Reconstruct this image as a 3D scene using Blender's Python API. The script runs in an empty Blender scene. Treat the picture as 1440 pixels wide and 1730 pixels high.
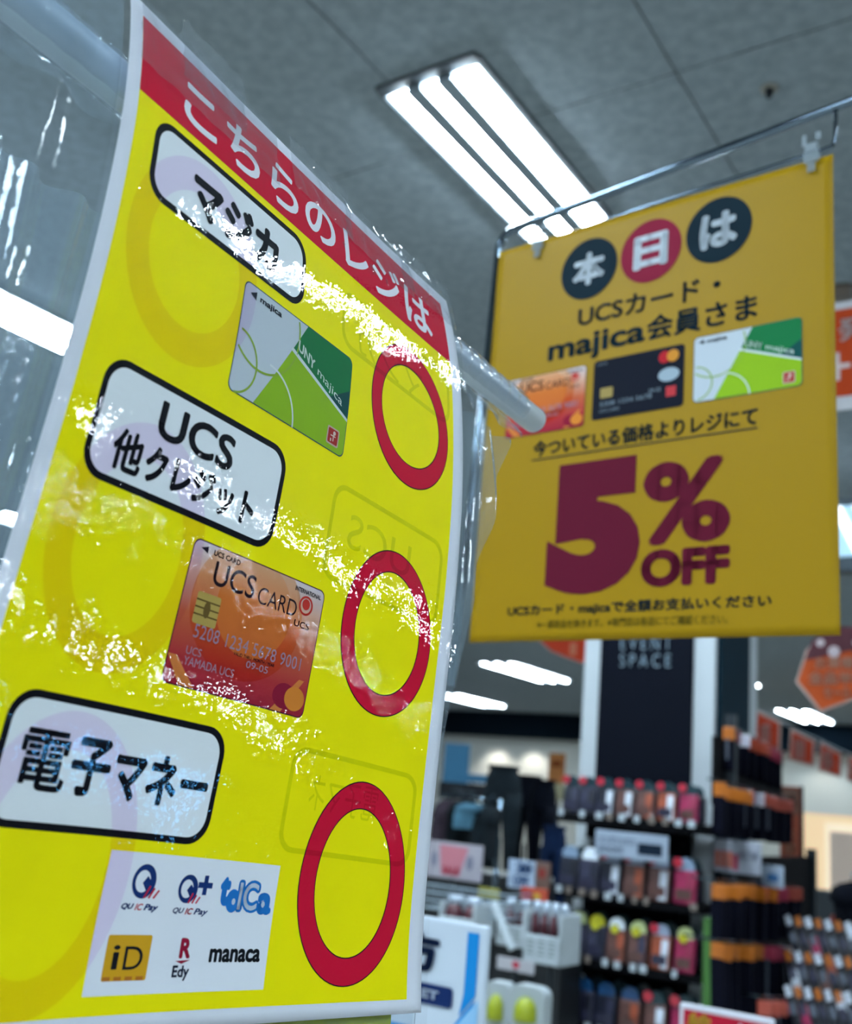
import bpy, bmesh, math, random
from mathutils import Vector, Matrix, noise
random.seed(7)
R = math.radians
SC = bpy.context.scene
COL = SC.collection

# ------------------------------------------------------------------ camera
FPX, CX, CY = 1777.0, 720.0, 865.0
PITCH, ROLL = R(14.96), R(5.19)
EYE = Vector((0, 0, 1.5))
fwd = Vector((0, math.cos(PITCH), math.sin(PITCH)))
r0 = Vector((1, 0, 0)); u0 = r0.cross(fwd)
crt = r0 * math.cos(ROLL) + u0 * math.sin(ROLL)
cup = -r0 * math.sin(ROLL) + u0 * math.cos(ROLL)
cam_d = bpy.data.cameras.new('camera'); cam = bpy.data.objects.new('camera', cam_d); COL.objects.link(cam)
cam.matrix_world = Matrix(((crt.x, cup.x, -fwd.x, EYE.x), (crt.y, cup.y, -fwd.y, EYE.y), (crt.z, cup.z, -fwd.z, EYE.z), (0, 0, 0, 1)))
cam_d.sensor_fit = 'VERTICAL'; cam_d.sensor_height = 24.0; cam_d.sensor_width = 20.0
cam_d.lens = 24.0 * FPX / 1730.0
cam_d.clip_start = 0.02; cam_d.clip_end = 100
cam_d.dof.use_dof = True; cam_d.dof.focus_distance = 0.56
cam_d.dof.aperture_fstop = (cam_d.lens / 1000.0) / 0.0043
SC.camera = cam
# ------------------------------------------------------------------ world, exposure
W = bpy.data.worlds.new('world'); SC.world = W; W.use_nodes = True
bg = W.node_tree.nodes['Background']; bg.inputs[0].default_value = (0.62, 0.80, 1.0, 1); bg.inputs[1].default_value = 0.16
SC.view_settings.view_transform = 'Standard'; SC.view_settings.look = 'None'
SC.view_settings.exposure = 0.58; SC.view_settings.gamma = 1.0; SC.view_settings.use_curve_mapping = False
LAMP = 105.0          # radiance of the fluorescent tubes
try:
    SC.cycles.use_denoising = True; SC.cycles.max_bounces = 12; SC.cycles.transparent_max_bounces = 24
    SC.cycles.sample_clamp_indirect = 6.0; SC.cycles.caustics_reflective = False; SC.cycles.caustics_refractive = False
except Exception: pass

# shop grid: axis a runs away to the right, axis b to the left
AZ = R(34.36)
ax_a = Vector((math.sin(AZ), math.cos(AZ), 0)); ax_b = Vector((-ax_a.y, ax_a.x, 0))
HC = 3.8            # ceiling height
def G(a, b, z): v = ax_a * a + ax_b * b; return Vector((v.x, v.y, z))
def ray(x, y): return fwd + crt * ((x - CX) / FPX) - cup * ((y - CY) / FPX)
def at(x, y, A):
    """point of the vertical plane a = A seen at photo position x, y"""
    d = ray(x, y); return EYE + d * (A / d.dot(ax_a))
def atB(x, y, B):
    d = ray(x, y); return EYE + d * (B / d.dot(ax_b))
def AB(p): return p.dot(ax_a), p.dot(ax_b), p.z
GROT = -AZ          # rotation about z of anything whose local +Y is axis a (local +X = -b)

# ------------------------------------------------------------------ materials
def lin(c): return c / 12.92 if c <= 0.04045 else ((c + 0.055) / 1.055) ** 2.4
def hx(s):
    s = s.lstrip('#'); return tuple(lin(int(s[i:i + 2], 16) / 255) for i in (0, 2, 4)) + (1,)
MATS = {}; DIM = 1.0
def mat(name, c='#808080', rough=0.6, metal=0.0, spec=0.5, emit=None, es=1.0, nz=0.0, nscale=20, bump=0.0, bscale=200, coat=0.0):
    if name in MATS: return MATS[name]
    m = bpy.data.materials.new(name); m.use_nodes = True; nt = m.node_tree; b = nt.nodes['Principled BSDF']
    rgb = hx(c) if isinstance(c, str) else tuple(c) + (1,)
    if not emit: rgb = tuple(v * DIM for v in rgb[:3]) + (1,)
    b.inputs['Base Color'].default_value = rgb; b.inputs['Roughness'].default_value = rough; b.inputs['Metallic'].default_value = metal
    b.inputs['Specular IOR Level'].default_value = spec; b.inputs['Coat Weight'].default_value = coat
    tc = nt.nodes.new('ShaderNodeTexCoord')
    if nz > 0:
        n = nt.nodes.new('ShaderNodeTexNoise'); n.inputs['Scale'].default_value = nscale; n.inputs['Detail'].default_value = 5
        nt.links.new(tc.outputs['Object'], n.inputs['Vector'])
        mp = nt.nodes.new('ShaderNodeMapRange'); mp.inputs[1].default_value = .3; mp.inputs[2].default_value = .7
        mp.inputs[3].default_value = 1 - nz; mp.inputs[4].default_value = 1 + nz * .3
        nt.links.new(n.outputs['Fac'], mp.inputs[0])
        mx = nt.nodes.new('ShaderNodeVectorMath'); mx.operation = 'SCALE'; mx.inputs[0].default_value = rgb[:3]
        nt.links.new(mp.outputs[0], mx.inputs['Scale']); nt.links.new(mx.outputs[0], b.inputs['Base Color'])
    if bump > 0:
        n2 = nt.nodes.new('ShaderNodeTexNoise'); n2.inputs['Scale'].default_value = bscale; n2.inputs['Detail'].default_value = 3
        nt.links.new(tc.outputs['Object'], n2.inputs['Vector'])
        bp = nt.nodes.new('ShaderNodeBump'); bp.inputs['Strength'].default_value = 1; bp.inputs['Distance'].default_value = bump
        nt.links.new(n2.outputs['Fac'], bp.inputs['Height']); nt.links.new(bp.outputs[0], b.inputs['Normal'])
    if emit:
        b.inputs['Emission Color'].default_value = hx(emit); b.inputs['Emission Strength'].default_value = es
    MATS[name] = m; return m
def ink(c): return mat('ink ' + c + (' muted' if DIM < 1 else ''), c, rough=.75, spec=.15)
def gradient(name, stops, axis=1):
    m = bpy.data.materials.new(name); m.use_nodes = True; nt = m.node_tree; b = nt.nodes['Principled BSDF']
    b.inputs['Roughness'].default_value = .7; b.inputs['Specular IOR Level'].default_value = .15
    uv = nt.nodes.new('ShaderNodeUVMap'); sp = nt.nodes.new('ShaderNodeSeparateXYZ'); cr = nt.nodes.new('ShaderNodeValToRGB')
    nt.links.new(uv.outputs[0], sp.inputs[0]); nt.links.new(sp.outputs[axis], cr.inputs[0]); nt.links.new(cr.outputs[0], b.inputs['Base Color'])
    el = cr.color_ramp.elements
    el[0].position, el[0].color = stops[0][0], hx(stops[0][1]); el[1].position, el[1].color = stops[-1][0], hx(stops[-1][1])
    for p, c in stops[1:-1]: e = el.new(p); e.color = hx(c)
    return m
def overprint(name, rgb):
    m = bpy.data.materials.new(name); m.use_nodes = True; nt = m.node_tree; nt.nodes.clear()
    t = nt.nodes.new('ShaderNodeBsdfTransparent'); t.inputs[0].default_value = tuple(rgb) + (1,)
    o = nt.nodes.new('ShaderNodeOutputMaterial'); nt.links.new(t.outputs[0], o.inputs[0]); return m
def clear_film(name, haze=0.05, rough=0.06, bumps=((420, 2e-5),), tint=(.96, .98, 1), hazec=(.5, .56, .6), ior=1.5):
    m = bpy.data.materials.new(name); m.use_nodes = True; nt = m.node_tree; nt.nodes.clear()
    tc = nt.nodes.new('ShaderNodeTexCoord'); prev = None
    for sc, dist in bumps:
        n = nt.nodes.new('ShaderNodeTexNoise'); n.inputs['Scale'].default_value = sc; n.inputs['Detail'].default_value = 1.5
        nt.links.new(tc.outputs['Object'], n.inputs['Vector'])
        bp = nt.nodes.new('ShaderNodeBump'); bp.inputs['Distance'].default_value = dist; bp.inputs['Strength'].default_value = 1
        nt.links.new(n.outputs['Fac'], bp.inputs['Height'])
        if prev: nt.links.new(prev.outputs[0], bp.inputs['Normal'])
        prev = bp
    t = nt.nodes.new('ShaderNodeBsdfTransparent'); t.inputs[0].default_value = tuple(tint) + (1,)
    d = nt.nodes.new('ShaderNodeBsdfTranslucent'); d.inputs[0].default_value = tuple(hazec) + (1,)
    d2 = nt.nodes.new('ShaderNodeBsdfDiffuse'); d2.inputs[0].default_value = tuple(hazec) + (1,)
    md = nt.nodes.new('ShaderNodeMixShader'); md.inputs[0].default_value = .6
    nt.links.new(d.outputs[0], md.inputs[1]); nt.links.new(d2.outputs[0], md.inputs[2])
    m1 = nt.nodes.new('ShaderNodeMixShader'); m1.inputs[0].default_value = haze
    nt.links.new(t.outputs[0], m1.inputs[1]); nt.links.new(md.outputs[0], m1.inputs[2])
    g = nt.nodes.new('ShaderNodeBsdfGlossy'); g.inputs['Roughness'].default_value = rough; g.inputs[0].default_value = (1, 1, 1, 1)
    lw = nt.nodes.new('ShaderNodeLayerWeight'); lw.inputs['Blend'].default_value = .5
    pw = nt.nodes.new('ShaderNodeMath'); pw.operation = 'POWER'; pw.inputs[1].default_value = 5
    nt.links.new(lw.outputs['Facing'], pw.inputs[0])
    f = nt.nodes.new('ShaderNodeMapRange'); f0 = ((ior - 1) / (ior + 1)) ** 2
    f.inputs[3].default_value = f0; f.inputs[4].default_value = 1; nt.links.new(pw.outputs[0], f.inputs[0])
    m2 = nt.nodes.new('ShaderNodeMixShader')
    nt.links.new(prev.outputs[0], g.inputs['Normal']); nt.links.new(f.outputs[0], m2.inputs[0])
    nt.links.new(m1.outputs[0], m2.inputs[1]); nt.links.new(g.outputs[0], m2.inputs[2])
    o = nt.nodes.new('ShaderNodeOutputMaterial'); nt.links.new(m2.outputs[0], o.inputs[0]); return m

# ------------------------------------------------------------------ object helpers
def tag(o, label=None, cat=None, group=None, kind=None):
    if label: o['label'] = label
    if cat: o['category'] = cat
    if group: o['group'] = group
    if kind: o['kind'] = kind
    return o
def empty(name, loc=(0, 0, 0), label=None, cat=None, group=None, rz=0):
    o = bpy.data.objects.new(name, None); COL.objects.link(o); o.location = loc; o.rotation_euler[2] = rz
    o.empty_display_size = .05
    return tag(o, label, cat, group)
def off(parent):
    """world location of the thing a part belongs to (things with world-space parts are never rotated)"""
    p = Vector((0, 0, 0))
    while parent: p += parent.location; parent = parent.parent
    return p
def link(name, me, m=None, parent=None, smooth=False):
    if m is not None and not me.materials: me.materials.append(m)
    if smooth:
        me.polygons.foreach_set('use_smooth', [True] * len(me.polygons))
    o = bpy.data.objects.new(name, me); COL.objects.link(o); o.parent = parent
    return o
def from_bm(name, bm, m, parent=None, world=True, smooth=False):
    """verts in world space: shifted into the parent's space"""
    if world and parent: bmesh.ops.translate(bm, verts=bm.verts, vec=-off(parent))
    me = bpy.data.meshes.new(name); bm.to_mesh(me); bm.free()
    return link(name, me, m, parent, smooth)
def box(bm, c, s, M=None, bevel=0):
    r = bmesh.ops.create_cube(bm, size=1); vs = r['verts']
    for v in vs: v.co = Vector((v.co.x * s[0], v.co.y * s[1], v.co.z * s[2]))
    if bevel > 0:
        es = list({e for v in vs for e in v.link_edges})
        q = bmesh.ops.bevel(bm, geom=es, offset=bevel, segments=2, affect='EDGES', profile=.5)
        vs = list({v for f in q['faces'] for v in f.verts} | {v for v in vs if v.is_valid})
    for v in vs:
        co = v.co + Vector(c); v.co = (M @ co) if M else co
    return vs
MG = Matrix.Rotation(GROT, 4, 'Z')      # local x=-b, y=a
def gbox(bm, a0, a1, b0, b1, z0, z1, bevel=0):
    """box aligned with the shop grid"""
    c = ((-(b0 + b1) / 2), (a0 + a1) / 2, (z0 + z1) / 2)
    return box(bm, c, (abs(b1 - b0), abs(a1 - a0), abs(z1 - z0)), MG, bevel)
def tube(bm, pts, rad, seg=12, cap=True):
    rings = []; n = len(pts); pts = [Vector(p) for p in pts]; prevx = None
    for i, p in enumerate(pts):
        t = (pts[min(i + 1, n - 1)] - pts[max(i - 1, 0)]).normalized()
        x = prevx - t * prevx.dot(t) if prevx else t.orthogonal()
        x.normalize(); y = t.cross(x); prevx = x
        rr = rad[i] if isinstance(rad, (list, tuple)) else rad
        rings.append([bm.verts.new(p + (x * math.cos(k * 2 * math.pi / seg) + y * math.sin(k * 2 * math.pi / seg)) * rr) for k in range(seg)])
    for i in range(n - 1):
        for k in range(seg):
            bm.faces.new((rings[i][k], rings[i][(k + 1) % seg], rings[i + 1][(k + 1) % seg], rings[i + 1][k]))
    if cap: bm.faces.new(rings[0][::-1]); bm.faces.new(rings[-1])
    return rings
def copy_thing(o, loc, label=None, group=None, rz=None):
    c = o.copy(); COL.objects.link(c); c.location = loc
    if rz is not None: c.rotation_euler[2] = rz
    if label: c['label'] = label
    if group: c['group'] = group
    for ch in o.children:
        d = ch.copy(); COL.objects.link(d); d.parent = c
        for g in ch.children: e = g.copy(); COL.objects.link(e); e.parent = d
    return c

# ------------------------------------------------------------------ flat print: 2-D shapes and lettering mapped on to a surface
def mesh2d_text(body, bold=0.0, spacing=1.0, shear=0.0):
    c = bpy.data.curves.new('t', 'FONT'); c.body = body; c.size = 1; c.offset = bold; c.space_character = spacing; c.shear = shear
    c.resolution_u = 5; c.fill_mode = 'FRONT'
    o = bpy.data.objects.new('t', c); COL.objects.link(o)
    dg = bpy.context.evaluated_depsgraph_get(); me = bpy.data.meshes.new_from_object(o.evaluated_get(dg))
    V = [(v.co.x, v.co.y) for v in me.vertices]; F = [tuple(p.vertices) for p in me.polygons]
    bpy.data.objects.remove(o); bpy.data.curves.remove(c); bpy.data.meshes.remove(me)
    return V, F
def T(body, x0, y0, x1, y1, bold=0.02, spacing=1.0, shear=0.0, keep=False, sharp=0.0):
    """text fitted into a box (mm, y down)"""
    V, F = mesh2d_text(body, sharp, spacing, shear)
    if bold > 0:      # heavier weight: the outline swept round a small circle
        n = 20 if bold > .05 else 8 if bold > .012 else 4; nv = len(V); V2, F2 = list(V), list(F)
        rings = [(bold, n)] + ([(bold * .5, 8)] if bold > .05 else [])
        for rb, nn in rings:
            for k in range(nn):
                a = 2 * math.pi * k / nn; dx, dy = rb * math.cos(a), rb * math.sin(a); o = len(V2)
                V2 += [(x + dx, y + dy) for x, y in V]; F2 += [tuple(i + o for i in f) for f in F]
        V, F = V2, F2
    xs = [v[0] for v in V]; ys = [v[1] for v in V]; ax, bx, ay, by = min(xs), max(xs), min(ys), max(ys)
    return [(x0 + (v[0] - ax) / (bx - ax) * (x1 - x0), y1 - (v[1] - ay) / (by - ay) * (y1 - y0)) for v in V], F
def fill2d(loops):
    """filled polygon(s) with holes through a 2-D curve"""
    c = bpy.data.curves.new('p', 'CURVE'); c.dimensions = '2D'; c.fill_mode = 'BOTH'
    for L in loops:
        s = c.splines.new('POLY'); s.points.add(len(L) - 1); s.use_cyclic_u = True
        for i, q in enumerate(L): s.points[i].co = (q[0], q[1], 0, 1)
    o = bpy.data.objects.new('p', c); COL.objects.link(o)
    dg = bpy.context.evaluated_depsgraph_get(); me = bpy.data.meshes.new_from_object(o.evaluated_get(dg))
    V = [(v.co.x, v.co.y) for v in me.vertices]; F = [tuple(p.vertices) for p in me.polygons]
    bpy.data.objects.remove(o); bpy.data.curves.remove(c); bpy.data.meshes.remove(me)
    return V, F
def rrect(x0, y0, x1, y1, r, n=7):
    P = []
    for cx, cy, a in ((x1 - r, y0 + r, -90), (x1 - r, y1 - r, 0), (x0 + r, y1 - r, 90), (x0 + r, y0 + r, 180)):
        for i in range(n + 1): t = R(a + 90 * i / n); P.append((cx + r * math.cos(t), cy + r * math.sin(t)))
    return P
def ell(cx, cy, rx, ry=None, n=48, a0=0, a1=360):
    ry = ry or rx; full = abs(a1 - a0) >= 360
    return [(cx + rx * math.cos(R(a0 + (a1 - a0) * i / n)), cy + ry * math.sin(R(a0 + (a1 - a0) * i / n))) for i in range(n if full else n + 1)]
def arc(cx, cy, r, w, a0, a1, ry=None, n=30):
    k = (ry or r) / r
    return ell(cx, cy, r, r * k, n, a0, a1) + ell(cx, cy, r - w, (r - w) * k, n, a0, a1)[::-1]
def rect(x0, y0, x1, y1): return [(x0, y0), (x1, y0), (x1, y1), (x0, y1)]
def clip_poly(P, inside):
    """clip polygon by convex region given as list of half planes (nx, ny, d): keep nx*x+ny*y<=d"""
    for nx, ny, d in inside:
        Q = []
        for i in range(len(P)):
            p, q = P[i], P[(i + 1) % len(P)]; dp = nx * p[0] + ny * p[1] - d; dq = nx * q[0] + ny * q[1] - d
            if dp <= 0: Q.append(p)
            if dp * dq < 0: t = dp / (dp - dq); Q.append((p[0] + (q[0] - p[0]) * t, p[1] + (q[1] - p[1]) * t))
        P = Q
        if not P: break
    return P
def box_hp(x0, y0, x1, y1): return [(-1, 0, -x0), (1, 0, x1), (0, -1, -y0), (0, 1, y1)]
class Surface:
    """fn(x_mm, y_mm, lift_mm) -> world point; step = grid spacing for bending (None: flat)"""
    def __init__(s, fn, step=None): s.fn = fn; s.step = step; s.sub = 0
    def put(s, name, shapes, m, parent, lift):
        if isinstance(shapes, tuple): shapes = [shapes]
        bm = bmesh.new()
        for V, F in shapes:
            vs = [bm.verts.new((x, y, 0)) for x, y in V]
            for f in F:
                try: bm.faces.new([vs[i] for i in f])
                except ValueError: pass
        xs = [v.co.x for v in bm.verts]; ys = [v.co.y for v in bm.verts]
        x0, x1, y0, y1 = min(xs), max(xs), min(ys), max(ys)
        if s.step:
            for ax, lo, hi in ((0, x0, x1), (1, y0, y1)):
                k = math.ceil(lo / s.step)
                while k * s.step < hi:
                    co = [0, 0, 0]; no = [0, 0, 0]; co[ax] = k * s.step; no[ax] = 1
                    bmesh.ops.bisect_plane(bm, geom=bm.verts[:] + bm.edges[:] + bm.faces[:], plane_co=co, plane_no=no); k += 1
        uvl = bm.loops.layers.uv.new('UVMap')
        for f in bm.faces:
            for l in f.loops:
                l[uvl].uv = ((l.vert.co.x - x0) / max(x1 - x0, 1e-6), (l.vert.co.y - y0) / max(y1 - y0, 1e-6))
        o = off(parent)
        for v in bm.verts: v.co = s.fn(v.co.x, v.co.y, lift) - o
        bm.normal_update()
        me = bpy.data.meshes.new(name); bm.to_mesh(me); bm.free()
        return link(name, me, m, parent)

# ==================================================================== SETTING
def structure(name, bm, m): return tag(from_bm(name, bm, m), kind='structure')
M_ceil = mat('ceiling board', '#8a959c', rough=.9, spec=.2, nz=.22, nscale=22, bump=.0006, bscale=90)
M_floor = mat('floor tile', '#b8b6ae', rough=.35, nz=.05, nscale=3)
M_farwall = mat('far wall paint', '#dcdcd4', rough=.8, nz=.03, nscale=1)
M_band = mat('dark teal band', '#03101a', rough=.9, spec=.1)
M_white = mat('white paint', '#b4bbc0', rough=.5)
M_navy = mat('navy board', '#010512', rough=.7, spec=.1)
M_teal = mat('teal board', '#04202c', rough=.7, spec=.1)
bm = bmesh.new(); gbox(bm, -9, 27, -28, 19, HC + .012, HC + .12)
ceiling = structure('ceiling', bm, mat('ceiling void', '#606468', rough=.9))
bm = bmesh.new(); gbox(bm, -9, 27, -28, 19, -.1, 0)
structure('floor', bm, M_floor)
# ceiling boards, one by one, recessed joints
PB, PA = 0.87, 1.84
bm = bmesh.new(); box(bm, (0, 0, 0), (PB - .007, PA - .007, .012), None, .0015)
me_panel = bpy.data.meshes.new('ceiling_panel'); bm.to_mesh(me_panel); bm.free(); me_panel.materials.append(M_ceil)
ia0, ia1, ib0, ib1 = -2, 9, -6, 12
for i in range(ia0, ia1):
    for j in range(ib0, ib1):
        o = bpy.data.objects.new('ceiling_panel', me_panel); COL.objects.link(o); o.parent = ceiling
        o.location = G(2.76 + (i - .5) * PA, 1.07 + (j + .5) * PB, HC + .006); o.rotation_euler[2] = GROT
# the boards further off, where joints can no longer be told apart
bm = bmesh.new()
A0, A1, B0, B1 = 2.76 + (ia0 - 1) * PA, 2.76 + (ia1 - 1) * PA, 1.07 + ib0 * PB, 1.07 + ib1 * PB
for a0, a1, b0, b1 in ((A1, 27, -28, 19), (-9, A0, -28, 19), (A0, A1, -28, B0), (A0, A1, B1, 19)):
    gbox(bm, a0 + .004, a1, b0, b1, HC, HC + .012)
from_bm('ceiling_field', bm, M_ceil, ceiling)
# far wall with its dark band under the ceiling
bm = bmesh.new(); gbox(bm, 25.6, 25.9, -28, 19, 0, HC); structure('wall_back', bm, M_farwall)
bm = bmesh.new(); gbox(bm, 25.0, 25.6, -28, 19, HC - .62, HC); structure('trim_1', bm, M_band)
# warm shop niche; its wall glows in place of lamps inside
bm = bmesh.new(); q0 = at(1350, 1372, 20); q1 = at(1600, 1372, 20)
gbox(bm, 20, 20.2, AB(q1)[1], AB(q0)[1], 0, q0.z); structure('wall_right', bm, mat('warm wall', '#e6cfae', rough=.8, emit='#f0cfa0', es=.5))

# ---- fluorescent fixtures, all of one grid
M_tray = mat('fixture white', '#dfe6ea', rough=.35, spec=.4)
M_rim = mat('fixture rim', '#3a4146', rough=.6)
M_div = mat('fixture divider', '#8a98a2', rough=.6)
M_tube = mat('fluorescent tube', '#ffffff', emit='#dcf1ff', es=LAMP)
def build_fixture(L=1.08, wd=.36, m=None):
    t = empty('ceiling_light', (0, 0, HC), 'x', 'light')
    bm = bmesh.new(); hw, hl = wd / 2 + .016, L / 2 + .016
    for c, s in (((hw, 0, -.008), (.014, 2 * hl, .016)), ((-hw, 0, -.008), (.014, 2 * hl, .016)), ((0, hl, -.008), (2 * hw, .03, .016)), ((0, -hl, -.008), (2 * hw, .045, .016))):
        box(bm, c, s)
    from_bm('frame', bm, M_rim, t, world=False)
    bm = bmesh.new()
    n = 3; pw = wd / n
    for k in range(n):                      # three shallow reflector troughs
        x0 = -wd / 2 + k * pw; prof = [(x0, -.014), (x0 + pw * .2, -.004), (x0 + pw * .8, -.004), (x0 + pw, -.014)]
        for i in range(3):
            vs = [bm.verts.new((prof[i][0], y, prof[i][1])) for y in (-L / 2, L / 2)] + [bm.verts.new((prof[i + 1][0], y, prof[i + 1][1])) for y in (L / 2, -L / 2)]
            bm.faces.new(vs)
    from_bm('reflector', bm, M_tray, t, world=False)
    for k in range(n):
        bm = bmesh.new(); x = -wd / 2 + (k + .5) * pw
        rings = tube(bm, [(x, -L / 2 + .015, -.024), (x, -L / 2 + .03, -.024), (x, L / 2 - .03, -.024), (x, L / 2 - .015, -.024)], [.012, .036, .036, .012], 10)
        for v in bm.verts: v.co.z = -.020 + (v.co.z + .024) * .35; v.co.x = x + (v.co.x - x) * .92 + (0)
        from_bm('tube', bm, m or M_tube, t, world=False, smooth=True)
    for k in (1, 2):
        bm = bmesh.new(); x = -wd / 2 + k * pw; box(bm, (x, 0, -.024), (.058, L, .032)); from_bm('gap_strip', bm, M_div, t, world=False)  # added ridges that keep the gaps between glaring tubes dim
    return t
fx = build_fixture()
fx['label'] = 'three-tube fluorescent ceiling light in full view above the hanging sheet'
fx.location = G(2.955, 1.795, HC); fx.rotation_euler[2] = GROT
fixtures = [(2.95, 4.86), (6.5, -1.9), (6.5, 1.8), (9.95, -9.3), (9.95, -5.6), (13.4, -9.3), (13.4, -13.0), (16.9, -16.7), (16.9, -13.0), (20.4, -16.7), (20.4, -20.4), (24, -24),
            (9.95, 5.5), (13.4, 5.5), (13.4, -1.9), (-.5, -1.9), (-.5, -5.6), (-.5, 1.8), (-.5, 5.5), (-4, 1.8), (-4, -1.9), (-4, -5.6), (-7.5, -1.9), (-4, -9.3), (6.5, 9.2)]
for a, b in fixtures:
    copy_thing(fx, G(a, b, HC), 'fluorescent ceiling light of the shop grid, outside the picture or behind the signs', 'ceiling lights outside the view')
one = build_fixture(.80, .20); one.location = G(3.30, -1.42, HC); one.rotation_euler[2] = GROT + R(90)
one['label'] = 'narrow ceiling light set crosswise, outside the picture, mirrored in the gloss of the yellow poster'
far = build_fixture(2.3, .8, mat('far tube', '#ffffff', emit='#dcf1ff', es=34)); far.rotation_euler[2] = GROT; far.location = G(17.0, 9.1, HC)
far['label'] = 'far bright ceiling light just below the yellow hanging sheet, left of the pillar'
copy_thing(far, G(22.2, 13.35, HC), 'small far ceiling light beside the edge of the clear film')
copy_thing(far, G(23.3, 5.75, HC), 'far bright ceiling light above the orange flags on the right')
# small round downlight
def disc(bm, c, r, z0, z1, seg=20): return tube(bm, [(c[0], c[1], z0), (c[0], c[1], z1)], r, seg)
dl = empty('downlight', G(18.2, 5.35, HC), 'tiny round downlight beside the white edge of the pillar', 'light')
bm = bmesh.new(); disc(bm, (0, 0), .10, -.03, -.012); from_bm('lamp', bm, mat('downlight glow', '#ffffff', emit='#eaf8ff', es=14), dl, world=False)
bm = bmesh.new(); disc(bm, (0, 0), .13, -.012, 0); from_bm('ring', bm, M_tray, dl, world=False)
# sprinkler head
p = EYE + ray(1300, 149) * ((HC - 1.5) / ray(1300, 149).z)
sp = empty('sprinkler', (p.x, p.y, HC), 'small dark sprinkler head on the ceiling board, upper right', 'sprinkler')
bm = bmesh.new(); disc(bm, (0, 0), .028, -.006, 0); from_bm('rosette', bm, mat('aged cream', '#8b8880', rough=.5), sp, world=False)
bm = bmesh.new(); tube(bm, [(0, 0, 0), (0, 0, -.02), (0, 0, -.035)], [.013, .013, .009], 14); from_bm('head', bm, mat('dark metal', '#20242a', rough=.4, metal=.6), sp, world=False)
p = EYE + ray(1424, 490) * ((HC - 1.5) / ray(1424, 490).z)
sp2 = empty('smoke_detector', (p.x, p.y, HC), 'brownish round detector on the ceiling right of the yellow hanging sheet', 'detector')
bm = bmesh.new(); tube(bm, [(0, 0, 0), (0, 0, -.02), (0, 0, -.045)], [.07, .07, .04], 20); from_bm('cover', bm, mat('brown plastic', '#5d5148', rough=.5), sp2, world=False)

# ==================================================================== NEAR POSTER (fitted sheet)
PW, PH = .297, .42
_p = [-0.14452879749551684, 0.3768236046204697, 0.3167083308204697, 0.4351928853083409, 0.06287544103567247, 0.06351313257749865, -0.12253198119263248, 0.2319843889110427, 0.005046688915110825, -0.09827259717678302, -0.14483648749431255, -0.13194344468635472, -0.10830967734634969, -0.004137433966417074, 0.02798278571855051, -0.052032366683903666, 0.04557821371191985, 0.14503949439012667, -0.015732820719795947, 0.0947820673713451, 0.1162881543089481, 0.047775379708714594, -0.09360990294299132, -0.09531430360659764, 0.15529531506191746, -0.01637840358421545, 0.02572475556679805]
_az, _el, _twa, _twe = _p[3:7]; _th = _p[7:14]; _k = _p[14:16]; _q = _p[17:27]
_N = Vector((math.cos(_az), -math.sin(_az), 0))
def _theta(v):
    x = min(max(v / PH, 0), 1) * 6; i = min(int(x), 5); t = x - i; return _th[i] * (1 - t) + _th[i + 1] * t
def _tan(v): t = _theta(v); return Vector((0, 0, -math.cos(t))) + _N * math.sin(t)
_G0, _GS = -.10, .002
_prof = [Vector((0, 0, 0))]
for i in range(300): v = _G0 + i * _GS; _prof.append(_prof[-1] + (_tan(v) + _tan(v + _GS)) * .5 * _GS)
_base = _prof[int(round(-_G0 / _GS))].copy()
_O = Vector(_p[0:3]) + EYE
def S0(u, v):
    x = (v - _G0) / _GS; i = min(max(int(x), 0), 299); P = _prof[i].lerp(_prof[i + 1], x - i) - _base + _O
    s = min(max(v / PH, 0), 1); uc = min(max(u, 0), PW)
    a = _az + _twa * s + _q[0] * s * (1 - s); e = _el + _twe * s + _q[1] * s * (1 - s)
    def H(w):
        a2 = a + (_k[0] + _q[2] * s + _q[3] * s * s) * w + (_q[4] + _q[5] * s) * w * w
        e2 = e + (_k[1] + _q[6] * s + _q[7] * s * s) * w + (_q[8] + _q[9] * s) * w * w
        return Vector((math.sin(a2) * math.cos(e2), math.cos(a2) * math.cos(e2), math.sin(e2)))
    Pu = P + H(uc / PW) * uc
    if u != uc:
        h = 1e-3; c2 = h if u < 0 else PW - h
        d = (H(uc / PW) * uc - H(c2 / PW) * c2) / (uc - c2)
        Pu += d.normalized() * (u - uc)
    return Pu
def SN(u, v):
    uc = min(max(u, .001), PW - .001); h = 1e-3
    return (S0(uc + h, v) - S0(uc - h, v)).cross(S0(u, v - h) - S0(u, v + h)).normalized()
_sgn = -1 if SN(.1, .2).dot(S0(.1, .2) - EYE) > 0 else 1
def S(u, v, lift=0):      # metres; lift towards the viewer
    return S0(u, v) + SN(u, v) * (_sgn * lift)
def Smm(x, y, lift): return S(x / 1000, y / 1000, lift / 1000)
PS = Surface(Smm, 9)
def grid(name, us, vs, fn, m, parent, smooth=True):
    bm = bmesh.new(); rows = [[bm.verts.new(fn(u, v) - off(parent)) for u in us] for v in vs]
    for i in range(len(vs) - 1):
        for j in range(len(us) - 1): bm.faces.new((rows[i][j], rows[i][j + 1], rows[i + 1][j + 1], rows[i + 1][j]))
    bm.normal_update(); me = bpy.data.meshes.new(name); bm.to_mesh(me); bm.free()
    return link(name, me, m, parent, smooth)
def span(a, b, n): return [a + (b - a) * i / n for i in range(n + 1)]

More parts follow.
